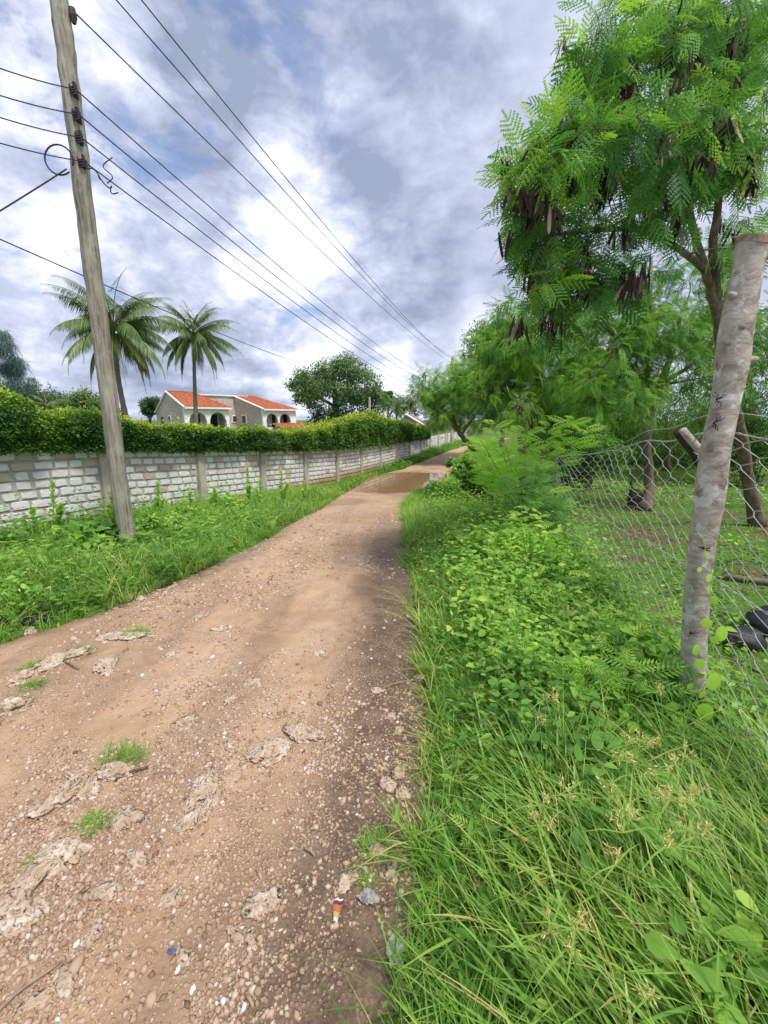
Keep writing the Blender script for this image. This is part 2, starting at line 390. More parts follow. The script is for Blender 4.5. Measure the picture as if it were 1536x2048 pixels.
M['wht'] = plain('white_shell', (.74, .73, .70), .6, .05, 30)
M['org'] = plain('orange_print', (.46, .15, .075), .7, .1, 30); M['yel'] = plain('yellow_print', (.52, .40, .16), .7, .1, 30); M['mar'] = plain('maroon_print', (.13, .04, .045), .5, .1, 30)

# ------------------------------------------------------------------ ground, road, puddle
def grid(xs2, ys, zf, tint=None):
    """xs2 (rows,cols) X of every vertex, ys (rows,)"""
    r, c = xs2.shape; Y = np.repeat(ys[:, None], c, 1); Z = zf(xs2.ravel(), Y.ravel())
    V = np.stack([xs2.ravel(), Y.ravel(), Z], -1)
    i = np.arange(r-1)[:, None]*c+np.arange(c-1)[None]
    f = np.stack([i, i+1, i+c+1, i+c], -1).reshape(-1, 4)
    return MB().add(V, f, None if tint is None else tint(xs2.ravel(), Y.ravel()))
def steps(a, b, s0, k):
    o = [a]
    while o[-1] < b: o.append(o[-1]+s0+k*max(o[-1], 0))
    return np.array(o)
ys = steps(-4, 320, .24, .022)
sx = np.concatenate([-np.geomspace(300, 12, 26), np.linspace(-11.7, 14, 96), np.geomspace(14.5, 300, 26)])
def zg(X, Y):
    drop = sm(-.12, .22, X-roadL(Y))*sm(-.12, .22, roadR(Y)-X)*sm(52, 48, Y)
    return gz(X, Y)-.20*drop - .25*sm(.6, -.2, pud_sd(X, Y))
tag(grid(np.repeat(sx[None], len(ys), 0), ys, zg).build('ground', M['ground'], smooth=True), kind='structure')
ry = np.concatenate([np.arange(-2.5, .5, .15), steps(.5, 49, .022, .0125)])
u = np.linspace(0, 1, 230); u = u + .0
def rx(Y):
    a, b = roadL(Y)-.35, roadR(Y)+.30
    w = np.where(Y < 3.2, .55, .25)                          # more columns on the right, where the camera looks
    return a+(b-a)*(u*(1-w)+w*(1-(1-u)**2))
rx2 = np.stack([rx(y) for y in ry])
def zr(X, Y):
    e = np.minimum(X-roadL(Y), roadR(Y)-X)
    return rz(X, Y) - .10*sm(.05, -.3, e)
def damp(X, Y):
    e = roadR(Y)-X; w = .42+.25*n2(X, Y, .8, 3, 7.)
    d = sm(w+.35, w-.15, e)*sm(9, 5, Y)*.95
    d = np.maximum(d, sm(.35, .0, X-roadL(Y)+n2(X, Y, 1.5, 2, 6.)*.2)*.6*sm(9, 6, Y))
    # wheel ruts and the churned mud before the water
    d = np.maximum(d, .40*sm(.25, .02, np.abs(e-.75-.1*n2(X, Y, .6, 2, 8.)))*sm(.5, -.1, n2(X, Y, .9, 2, 12.))*sm(2.2, 1., Y))
    d = np.maximum(d, .34*sm(.0, .4, n2((X-roadR(Y))*2.4, Y*.35, 1., 4, 31.))*sm(14, 9, Y))
    d = np.maximum(d, .38*sm(.1, .5, n2(X, Y*.6, 1.2, 3, 21.))*sm(6, 8, Y)*sm(15, 13, Y))
    return np.clip(np.maximum(d, .5*sm(.5, .05, pud_sd(X, Y))), 0, 1)
tag(grid(rx2, ry, zr, damp).build('dirt_road', M['road'], smooth=True), kind='structure')
pu = MB(); n = 40; C0 = PUD.mean(0); ring = []
for k in range(n):
    q = k/n*len(PUD); i = int(q); a = PUD[i]*(1-q+i)+PUD[(i+1) % len(PUD)]*(q-i); ring.append(C0+(a-C0)*1.22)
pu.add([(*C0, PZ)]+[(*a, PZ) for a in ring], [(0, 1+k, 1+(k+1) % n) for k in range(n)])
tag(pu.build('puddle', M['water']), kind='structure')

# ------------------------------------------------------------------ boundary wall of coral blocks, pillars, hedge
WP = np.array([-6.21, 6.55]); WB = .38559814; WU = unit(np.array([WB, 1.])); WN = np.array([WU[1], -WU[0]])   # along, towards road
def wallX(Y): return WP[0]+WB*(Y-WP[1])
TOPY = np.array([-2, 3, 6.55, 8.24, 10.75, 13.14, 15.5, 17.77, 20, 22.3, 24.6, 28.7, 36.9, 55]); TOPZ = np.array([1.25, 1.27, 1.24, 1.14, .94, .77, .60, .46, .40, .38, .37, .35, .39, .5])
def wtop(Y): return np.interp(Y, TOPY, TOPZ)
HW = 1.44; NC = 9; CHH = HW/NC; SP = 2.45
def wpt(s):                                                  # s metres along the wall from WP
    p = WP+WU*s; return p
s1 = (8.24-WP[1])/WU[1]
pill = [s1+SP*k for k in range(-3, 17)]
wall = empty('boundary_wall', (*wpt(0), -.2), 'long limewashed coral block wall with grey mortar joints and concrete pillars along the road', 'wall')
wall_o = np.array(wall.location)
def blockmesh(i):
    r = np.random.default_rng(100+i); n = 14; a = np.arange(n)/n*2*math.pi
    hx, hz = .5*(1+r.uniform(-.05, .03)), .5
    # rounded-rectangle outline with ragged edges where mortar is smeared over
    x = np.sign(np.cos(a))*np.abs(np.cos(a))**.28*hx*(1+r.normal(0, .05, n)); z = np.sign(np.sin(a))*np.abs(np.sin(a))**.28*hz*(1+r.normal(0, .10, n))
    fr = np.stack([x*.96, np.full(n, .014)+r.normal(0, .002, n), z*.94], -1); bk = np.stack([x, np.zeros(n)-.004, z], -1)
    f4 = [((k+1) % n, k, n+k, n+(k+1) % n) for k in range(n)]
    V = np.concatenate([fr, bk, [(0, .016, 0)]]); return V, f4, [(2*n, (k+1) % n, k) for k in range(n)]
BM = [blockmesh(i) for i in range(14)]
def block_tmpl(i):
    mb = MB(); V, f4, f3 = BM[i]; mb.add(V, f4); mb.f.append(np.array(f3)); return mb
rest = MB(); nb = 0; proto = {}
FACE = .10
for k in range(len(pill)-1):
    a, b = pill[k]+.10, pill[k+1]-.10; L = b-a
    pa, pb = wpt(a), wpt(b); za, zb = float(wtop(pa[1])), float(wtop(pb[1])); slope = (zb-za)/L
    ux = unit(np.array([WU[0], WU[1], slope])); nrm = np.array([WN[0], WN[1], 0]); uz = np.cross(ux, -nrm); uz = uz*np.sign(uz[2])
    rot = np.stack([-ux, nrm, uz], -1)
    mid = np.array([*(pa+pb)/2, (za+zb)/2])
    mb = MB(); mb.box(mid-uz*HW/2-nrm*.02, (L+.1, .15, HW), rot=rot)
    for c in range(NC): mb.box(mid-uz*(c+.5)*CHH+nrm*(FACE/2-.004+rnd.uniform(-.003, .003)), (L+.04, .09, CHH-.007), rot=rot)
    mb.build('mortar_panel', M['mortar'], wall, loc=None).matrix_parent_inverse = wall.matrix_world.inverted() if False else Matrix.Translation(-wall.location)
    near = 2 <= k <= 5
    for c in range(NC):
        off = (.5 if c % 2 else 0.)*.31+rnd.uniform(-.05, .05); x = -.02-off
        while x < L-.02:
            bl = .30+rnd.uniform(-.05, .05)
            x0, x1 = max(x, .0), min(x+bl, L); x += bl
            if x1-x0 < .1: continue
            w = x1-x0-.035-rnd.uniform(0, .035); h = CHH-.034-rnd.uniform(0, .026)
            if w < .05: continue
            cpos = np.array([*(pa+WU*((x0+x1)/2)), za+slope*(x0+x1)/2])-uz*(c+.5)*CHH+nrm*(FACE-.003)
            tv = rnd.random() if c > 1 else rnd.uniform(.55, 1.)
            i = rnd.randrange(14)
            if near and nb < 300:
                nb += 1; key = (i, tv > .9)
                if key not in proto:
                    bo = block_tmpl(i); bo.t = [np.full(bo.n, .95 if tv > .9 else .3)]
                    o = bo.build('block', M['block'], wall); proto[key] = o
                else:
                    o = proto[key].copy(); COL.objects.link(o)
                o.name = 'block'; o.parent = wall
                o.location = cpos-wall_o; o.rotation_mode = 'QUATERNION'
                o.rotation_quaternion = Matrix(rot.tolist()).to_quaternion(); o.scale = (w, 1, h)
            else:
                V, f4, f3 = BM[i]; fl = V*np.array([w, 1, h]); vv = fl@rot.T+cpos
                n0 = rest.n; rest.add(vv, f4, tv); rest.f.append(np.array(f3)+n0)
def under(o, root): o.parent = root; o.matrix_parent_inverse = Matrix.Translation(-root.location); return o
ro = under(rest.build('distant_blocks', M['block']), wall); ro['kind'] = 'stuff'
for k, s in enumerate(pill):
    p = wpt(s); zt = float(wtop(p[1])); a = math.atan2(WU[1], WU[0])
    mb = MB(); mb.box((*(p+WN*.02), zt-HW/2+.03-.1), (.22, .27, HW+.26), a+rnd.uniform(-.01, .01)); under(mb.build('pillar', M['concrete']), wall)

# leaf templates: Y along the leaf, Z up
LEAF4 = (np.array([(0, 0, 0), (0, .5, -.06), (0, 1, -.05), (-.30, .42, .03), (.30, .42, .03)]), np.array([(0, 4, 1), (1, 4, 2), (0, 1, 3), (1, 2, 3)]))
OVAL = (np.array([(0, 0, 0), (0, .55, -.04), (0, 1, -.16), (-.25, .2, .05), (-.31, .45, .04), (-.15, .78, -.05), (.25, .2, .05), (.31, .45, .04), (.15, .78, -.05)]),
        np.array([(0, 6, 1), (6, 7, 1), (7, 8, 1), (8, 2, 1), (0, 1, 3), (3, 1, 4), (4, 1, 5), (5, 1, 2)]))
DIA = (np.array([(0, 0, 0), (.28, .5, .03), (0, 1, -.05), (-.28, .5, .03)]), np.array([(0, 1, 2, 3)]))
LANCE = (np.array([(0, 0, 0), (.15, .4, .02), (0, 1, -.08), (-.15, .4, .02)]), np.array([(0, 1, 2, 3)]))
def compound(tmpl, pairs, ang=55, ll=.3, taper=True, droop=.25, terminal=True, start=.18):
    """pinnate leaf of length 1 from a leaflet template"""
    V = []; Fc = []; k = 0; tv, tf = tmpl
    def put(base, d, up, s):
        nonlocal k
        fr = frames(np.array([d]), np.array([up]))[0]; V.append(tv*s@fr.T+base); Fc.append(tf+k); k += len(tv)
    for i in range(pairs):
        s = start+(1-start)*i/max(pairs-1, 1)*.96; base = np.array([0, s, -droop*s*s])
        sc = ll*(1-.45*abs(2*s-1.05)**2 if taper else 1)
        for sd_ in (-1, 1):
            a = math.radians(ang); d = np.array([sd_*math.sin(a), math.cos(a), -.28])
            put(base, d, np.array([0, .1, 1.]), sc)
    if terminal: put(np.array([0, .98, -droop]), np.array([0, 1., -.4]), np.array([0, 0, 1.]), ll*.9)
    w = .006                                                 # rachis
    rv = np.array([(-w, 0, 0), (w, 0, 0), (w, 1, -droop), (-w, 1, -droop), (-w, .5, -droop*.25), (w, .5, -droop*.25)])
    if tf.shape[1] == 4: V.append(rv); Fc.append(np.array([(0, 1, 5, 4), (4, 5, 2, 3)])+k)
    else: V.append(rv); Fc.append(np.array([(0, 1, 5), (0, 5, 4), (4, 5, 2), (4, 2, 3)])+k)
    return np.concatenate(V), np.concatenate(Fc)
TRI = (np.array([(0, 0, 0), (.17, .55, 0), (0, 1, 0)]), np.array([(0, 1, 2)]))
def pinna(n, w=.16):
    V = []; f = []; k = 0
    for i in range(n):
        y = .08+.88*i/(n-1)
        l = w*(1-.35*abs(2*y-1))
        for s in (-1, 1):
            V += [(0, y-.10, -.12*y*y), (s*l*(1+.2*((i*7) % 3-1)), y+.05, -.12*y*y-.02), (0, y+.10, -.12*y*y)]; f.append((k, k+1, k+2)); k += 3
    V += [(-.006, 0, 0), (.006, 0, 0), (0, 1, -.12)]; f.append((k, k+1, k+2))
    return np.array(V), np.array(f)
BIPIN = compound(pinna(6), 6, 50, .46, True, .3)
NARROW = (LANCE[0]*np.array([.55, 1, 1]), LANCE[1])
BIPIN_S = compound((LANCE[0]*np.array([.45, 1, 1]), LANCE[1]), 6, 52, .5, True, .3)
BIPIN_B = compound((LANCE[0]*np.array([.85, 1, 1]), LANCE[1]), 6, 50, .52, True, .3)
PINN = compound((LANCE[0]*np.array([.8, 1, 1]), LANCE[1]), 6, 50, .40, True, .25)

# hedge along the top of the wall
hroot = empty('hedge', (*wpt(0), 1.0), 'dense clipped green hedge with yellow tips growing along the top of the block wall', 'hedge')
HP = np.array([(-120, 800), (0, 797), (60, 812), (120, 820), (240, 840), (330, 849), (420, 854), (520, 859), (600, 860), (650, 849), (700, 838), (740, 826), (770, 840), (800, 842), (840, 852), (868, 864)])
def hedge_top(Y):                                           # Z of the hedge top by Y along the wall
    px = 768+F*wallX(Y)/(Y*CT+.3*ST); py = np.interp(px, HP[:, 0], HP[:, 1])
    return HC+(835-py)/F*Y*1.0
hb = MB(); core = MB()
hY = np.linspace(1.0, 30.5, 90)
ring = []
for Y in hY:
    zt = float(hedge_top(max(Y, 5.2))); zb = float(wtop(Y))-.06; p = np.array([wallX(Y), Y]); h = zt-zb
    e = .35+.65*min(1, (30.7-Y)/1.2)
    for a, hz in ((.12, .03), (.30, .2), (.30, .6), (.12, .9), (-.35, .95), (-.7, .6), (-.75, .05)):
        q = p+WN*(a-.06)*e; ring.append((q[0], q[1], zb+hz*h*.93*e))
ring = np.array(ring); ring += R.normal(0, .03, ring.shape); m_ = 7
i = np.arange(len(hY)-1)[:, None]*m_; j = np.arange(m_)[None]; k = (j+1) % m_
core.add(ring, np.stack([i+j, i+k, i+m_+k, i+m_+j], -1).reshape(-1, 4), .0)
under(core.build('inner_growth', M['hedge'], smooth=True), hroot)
def hedge_leaves(Y0, Y1, N, size):
    Y = R.uniform(Y0, Y1, N); zt = hedge_top(np.maximum(Y, 5.2)); zb = wtop(Y)-.03; h = zt-zb
    a = R.random(N)                                         # around the section: front face, top, back
    lump = n2(Y, Y*0, 1.6, 3, 40.)*.13 + n2(Y*3, a*6, 1., 3, 41.)*.16
    x = np.where(a < .62, .30+.05*np.sin(a/.62*math.pi), np.where(a < .9, .30-(a-.62)/.28*.95, -.7))+lump*.9
    zz = np.where(a < .62, a/.62*.93, np.where(a < .9, .95+.05*np.sin((a-.62)/.28*math.pi), (1-a)/.1*.9))
    z = zb+zz*h+lump*.8*np.clip(zz, .1, 1)+R.normal(0, .025, N)
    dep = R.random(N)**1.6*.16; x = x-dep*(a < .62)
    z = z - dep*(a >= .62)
    sp = (R.random(N) < .05)*(zz > .85)*(n2(Y, Y*0, 3., 2, 46.) > .05); z = z+sp*R.uniform(0, .24, N)
    P = np.stack([wallX(Y)+WN[0]*x, Y+WN[1]*x, z], -1)
    on = np.where((a < .62)[:, None], np.array([WN[0], WN[1], .35]), np.array([.1, 0, 1.]))
    d = unit(on+R.normal(0, .65, (N, 3))); d[:, 2] -= .15
    up = unit(on*.6+np.array([0, 0, .7])+R.normal(0, .5, (N, 3)))
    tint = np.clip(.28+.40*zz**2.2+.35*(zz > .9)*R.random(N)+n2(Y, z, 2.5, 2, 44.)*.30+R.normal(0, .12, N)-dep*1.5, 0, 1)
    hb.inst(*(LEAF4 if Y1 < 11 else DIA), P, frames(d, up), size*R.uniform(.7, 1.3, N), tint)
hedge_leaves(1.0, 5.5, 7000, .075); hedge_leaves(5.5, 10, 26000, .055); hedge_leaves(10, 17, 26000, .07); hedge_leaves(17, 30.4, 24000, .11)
under(hb.build('foliage', M['hedge']), hroot)

# ------------------------------------------------------------------ grass and weeds (stuff)
def blades(mb, X, Y, Ln, wd, tint, lean=.35, curve=.5, seg=3, heading=None, z=None):
    N = len(X); Z = (ground(X, Y) if z is None else z)-.01; Ln = Ln*(1-.6*np.exp(-((X+3.3)**2+(Y-5.25)**2)/.3))
    h = R.uniform(0, 2*math.pi, N) if heading is None else heading+R.normal(0, 1.25, N)
    dh = np.stack([np.cos(h), np.sin(h), np.zeros(N)], -1); sd_ = np.stack([-np.sin(h), np.cos(h), np.zeros(N)], -1)
    ln = np.abs(R.normal(lean, .2, N)); cv = np.abs(R.normal(curve, .3, N)); P0 = np.stack([X, Y, Z], -1)
    V = []
    for k in range(seg+1):
        s = k/seg; c = P0+dh*(Ln*(ln*s+cv*s*s*.8))[:, None]+np.array([0, 0, 1.])*(Ln*(s-.42*np.minimum(cv, 1.3)*s*s))[:, None]
        if k < seg:
            w = (wd*(.75+.5*s-1.0*s*s)/2)[:, None]; V += [c-sd_*w, c+sd_*w]
        else: V.append(c)
    V = np.stack(V, 1); m = V.shape[1]; o = (np.arange(N)*m)[:, None]
    q = np.concatenate([o+np.array([2*k, 2*k+1, 2*k+3, 2*k+2]) for k in range(seg-1)]); t3 = o+np.array([m-3, m-2, m-1])
    n0 = mb.n; mb.add(V.reshape(-1, 3), q, np.repeat(tint, m)); mb.f.append(t3+n0)
def ragged(X, Y, e, amp=.30): return e+n2(X, Y, 2.4, 4, 50.)*amp
FA = np.array([1.83, 2.16]); FB = np.array([2.93, 8.67])
def fenceX(Y): return np.where(Y < 8.67, FA[0]+(FB[0]-FA[0])/(FB[1]-FA[1])*(Y-FA[1]), FB[0]+(np.asarray(Y)-8.67)*.30)
def left_pts(N, Y0, Y1, mx=9., p=1.):
    Y = Y0+(Y1-Y0)*R.random(N)**p; a = roadL(Y); b = np.maximum(wallX(Y)+.1, a-mx); X = a-(a-b)*R.random(N)
    k = (a-X) > ragged(X, Y, .0)+.02; return X[k], Y[k]
def right_pts(N, Y0, Y1, p=1., w0=0., w1=None):
    Y = Y0+(Y1-Y0)*R.random(N)**p; a = roadR(Y)+w0; b = fenceX(Y)+.25 if w1 is None else a+w1; X = a+(b-a)*R.random(N)
    k = (X-roadR(Y)) > ragged(X, Y, .0, .24)-.03; return X[k], Y[k]
ga = MB()
def tn(X, Y, base=.5, amp=.3, j=.14): return np.clip(base+amp*n2(X, Y, .9, 3, 60.)+R.normal(0, j, len(X)), 0, .97)+(R.random(len(X)) < .02)*.4
# left verge
X, Y = left_pts(16000, 2.2, 7.5, 4.2); blades(ga, X, Y, R.uniform(.10, .30, len(X))*(1+.5*n2(X, Y, 1.2, 2, 61.))*np.clip(.45+(roadL(Y)-X)*.7, .4, 1.25), R.uniform(.006, .011, len(X)), tn(X, Y, .55))
X, Y = left_pts(10000, 7.5, 14, 5.); blades(ga, X, Y, R.uniform(.12, .32, len(X))*np.clip(.4+(roadL(Y)-X)*.8, .35, 1.2), R.uniform(.009, .016, len(X)), tn(X, Y, .6))
X, Y = left_pts(9000, 14, 42, 3.); blades(ga, X, Y, R.uniform(.12, .34, len(X)), R.uniform(.016, .04, len(X)), tn(X, Y, .5), seg=2)
# right verge: short turf beside the road, longer away from it
X, Y = right_pts(14000, .35, 3.2, 1., 0., .75); blades(ga, X, Y, R.uniform(.07, .20, len(X))*np.clip(.6+(X-roadR(Y))*.9, .5, 1.3), R.uniform(.003, .0055, len(X)), tn(X, Y, .5, .2), .4, .6)
X, Y = right_pts(11000, 3.2, 8, 1., 0., 1.3); blades(ga, X, Y, R.uniform(.08, .26, len(X))*np.clip(.55+(X-roadR(Y))*.7, .5, 1.4), R.uniform(.005, .009, len(X)), tn(X, Y, .6, .25))
X, Y = right_pts(11000, 8, 16, 1., 0., 1.6); blades(ga, X, Y, R.uniform(.1, .3, len(X)), R.uniform(.010, .017, len(X)), tn(X, Y, .65, .25), seg=2)
X, Y = right_pts(5000, 16, 42, 1., 0., 2.2); blades(ga, X, Y, R.uniform(.12, .34, len(X)), R.uniform(.018, .04, len(X)), tn(X, Y, .55), seg=2)
X, Y = right_pts(8000, .3, 4.5, .8, .3); blades(ga, X, Y, R.uniform(.12, .32, len(X)), R.uniform(.004, .008, len(X)), tn(X, Y, .4), .35, .6)
# field inside the fence
def field_pts(N, Y0, Y1, w, p=1.):
    Y = Y0+(Y1-Y0)*R.random(N)**p; X = fenceX(Y)+.1+w*R.random(N); return X, Y
X, Y = field_pts(9000, .6, 12, 7.); k = n2(X, Y, .5, 2, 77.) > -.25; X, Y = X[k], Y[k]; blades(ga, X, Y, R.uniform(.05, .16, len(X)), R.uniform(.006, .011, len(X)), tn(X, Y, .6), seg=2)
X, Y = field_pts(6000, 9, 30, 16.); blades(ga, X, Y, R.uniform(.1, .25, len(X)), R.uniform(.015, .035, len(X)), tn(X, Y, .68), seg=2)
def tufts(pts, per, L0, L1, w0, w1, tb=.55, lean=.35, curve=.7):
    X0, Y0 = pts; i = np.repeat(np.arange(len(X0)), per); n = len(i); sc = R.uniform(.55, 1.2, len(X0))[i]
    X = X0[i]+R.normal(0, .022, n)*sc; Y = Y0[i]+R.normal(0, .022, n)*sc
    blades(ga, X, Y, R.uniform(L0, L1, n)*sc, R.uniform(w0, w1, n), np.clip(tb+R.normal(0, .17, len(X0))[i]+R.normal(0, .14, n), 0, .95)+(R.random(n) < .05)*.5, lean, curve, 4)
tufts(right_pts(230, .3, 3.2, 1., -.02, .8), 26, .10, .30, .004, .009, .6); tufts(right_pts(260, 3., 9., 1., -.05, 1.2), 18, .12, .36, .006, .012, .62)
tufts(right_pts(240, 1.5, 5.5, 1., .45), 16, .2, .5, .005, .010, .62, .3, .6)
tufts(left_pts(380, 2.4, 8., 4.), 22, .14, .46, .006, .012, .62); tufts(left_pts(200, 7.5, 14., 3.), 14, .15, .45, .009, .016, .62)
tag(ga.build('grass', M['grass']), 'green grass growing along both verges of the dirt road', 'grass', kind='stuff')
# long arching sedge blades in the right foreground
se = MB()
cx = []
for _ in range(150):
    y = rnd.uniform(.2, 1.75); x = float(roadR(y))+.34+rnd.random()**.8*(float(fenceX(y))-float(roadR(y))-.15)
    cx.append((x, y))
cx = np.array(cx); N = 5600; ci = R.integers(0, len(cx), N); X = cx[ci, 0]+R.normal(0, .07, N); Y = cx[ci, 1]+R.normal(0, .07, N)
Y = np.maximum(Y, .22); k = X > roadR(Y)+.14; X, Y = X[k], Y[k]
blades(se, X, Y, R.uniform(.26, .60, len(X))*(1-.62*np.exp(-((X-1.35)**2+(Y-1.65)**2)/.26))*np.clip(.62+.4*(X-roadR(Y)), .55, 1.1), (.005+.013*R.random(len(X))**2), tn(X, Y, .62, .3, .2)+(R.random(len(X)) < .03)*.4, .30, .62, 5, heading=math.radians(160))
tag(se.build('sedge_blades', M['sedge']), 'long arching sedge blades in the right foreground below the fence', 'grass', kind='stuff')

def weedmass(mb, X, Y, Ht, nl, size, tmpl=OVAL, spread=.12, tb=.5, tilt=.5):
    """leafy stems: each point carries whorls of leaves up a stem"""
    N = len(X); Z = ground(X, Y); sv = np.clip(1+.7*n2(X, Y, 1.7, 2, 73.), .45, 1.6)
    Ht = Ht*np.clip(1+.6*n2(X, Y, .9, 2, 74.), .4, 1.5)*(1-.78*np.exp(-((X-1.45)**2+(Y-1.8)**2)/.30))*np.where(X < 0, .45+.55*sm(.2, 1.5, X-wallX(Y)), 1.)*(1-.7*np.exp(-((X+3.3)**2+(Y-5.25)**2)/.3))
    for k in range(nl):
        s = (k+R.random(N)*.6)/nl; ang = R.uniform(0, 2*math.pi, N)
        P = np.stack([X+R.normal(0, spread, N)*s, Y+R.normal(0, spread, N)*s, Z+Ht*(.12+.88*s)], -1)
        d = np.stack([np.cos(ang), np.sin(ang), R.normal(.15, .3, N)], -1)
        up = np.stack([R.normal(0, .35, N), R.normal(-.1, .35, N), np.ones(N)], -1)
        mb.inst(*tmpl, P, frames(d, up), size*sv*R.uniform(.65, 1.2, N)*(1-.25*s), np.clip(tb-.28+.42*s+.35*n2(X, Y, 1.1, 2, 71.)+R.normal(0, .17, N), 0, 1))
wm = MB()
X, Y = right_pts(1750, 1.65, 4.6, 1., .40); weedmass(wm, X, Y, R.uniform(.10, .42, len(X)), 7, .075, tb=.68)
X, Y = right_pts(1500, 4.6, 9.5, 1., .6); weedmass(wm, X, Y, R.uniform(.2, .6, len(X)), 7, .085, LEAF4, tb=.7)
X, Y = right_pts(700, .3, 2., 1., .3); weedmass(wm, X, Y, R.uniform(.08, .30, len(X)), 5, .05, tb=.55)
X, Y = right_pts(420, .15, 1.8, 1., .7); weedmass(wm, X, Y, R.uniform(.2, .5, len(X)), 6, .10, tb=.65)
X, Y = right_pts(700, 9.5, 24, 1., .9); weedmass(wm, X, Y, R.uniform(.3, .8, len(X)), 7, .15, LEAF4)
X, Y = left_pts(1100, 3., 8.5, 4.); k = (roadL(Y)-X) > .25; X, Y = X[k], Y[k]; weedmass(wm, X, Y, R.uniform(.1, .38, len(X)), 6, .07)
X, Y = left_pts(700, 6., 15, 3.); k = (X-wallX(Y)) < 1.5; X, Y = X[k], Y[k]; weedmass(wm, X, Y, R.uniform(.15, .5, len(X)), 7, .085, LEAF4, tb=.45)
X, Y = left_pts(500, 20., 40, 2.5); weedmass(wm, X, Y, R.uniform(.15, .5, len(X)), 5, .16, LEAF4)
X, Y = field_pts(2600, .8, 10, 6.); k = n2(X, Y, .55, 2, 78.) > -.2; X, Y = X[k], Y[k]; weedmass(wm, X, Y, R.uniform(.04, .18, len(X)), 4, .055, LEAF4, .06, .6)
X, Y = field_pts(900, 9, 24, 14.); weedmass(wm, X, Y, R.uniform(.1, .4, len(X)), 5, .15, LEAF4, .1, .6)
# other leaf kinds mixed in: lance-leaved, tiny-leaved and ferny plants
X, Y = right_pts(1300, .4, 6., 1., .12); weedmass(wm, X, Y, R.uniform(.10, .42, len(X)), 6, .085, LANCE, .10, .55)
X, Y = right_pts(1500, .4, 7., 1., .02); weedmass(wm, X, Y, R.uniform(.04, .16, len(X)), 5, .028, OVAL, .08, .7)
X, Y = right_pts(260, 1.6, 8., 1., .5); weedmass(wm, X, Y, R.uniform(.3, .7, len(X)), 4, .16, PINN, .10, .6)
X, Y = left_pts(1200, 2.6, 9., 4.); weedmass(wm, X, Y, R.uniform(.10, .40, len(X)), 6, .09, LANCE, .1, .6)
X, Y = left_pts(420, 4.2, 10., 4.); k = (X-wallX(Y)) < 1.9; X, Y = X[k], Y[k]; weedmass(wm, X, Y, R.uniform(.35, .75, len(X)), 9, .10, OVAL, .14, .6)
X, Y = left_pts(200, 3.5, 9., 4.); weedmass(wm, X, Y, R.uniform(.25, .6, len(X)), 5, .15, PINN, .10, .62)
tag(wm.build('weed_cover', M['weed']), 'mass of leafy green weeds covering the verges and the fenced field', 'weeds', kind='stuff')

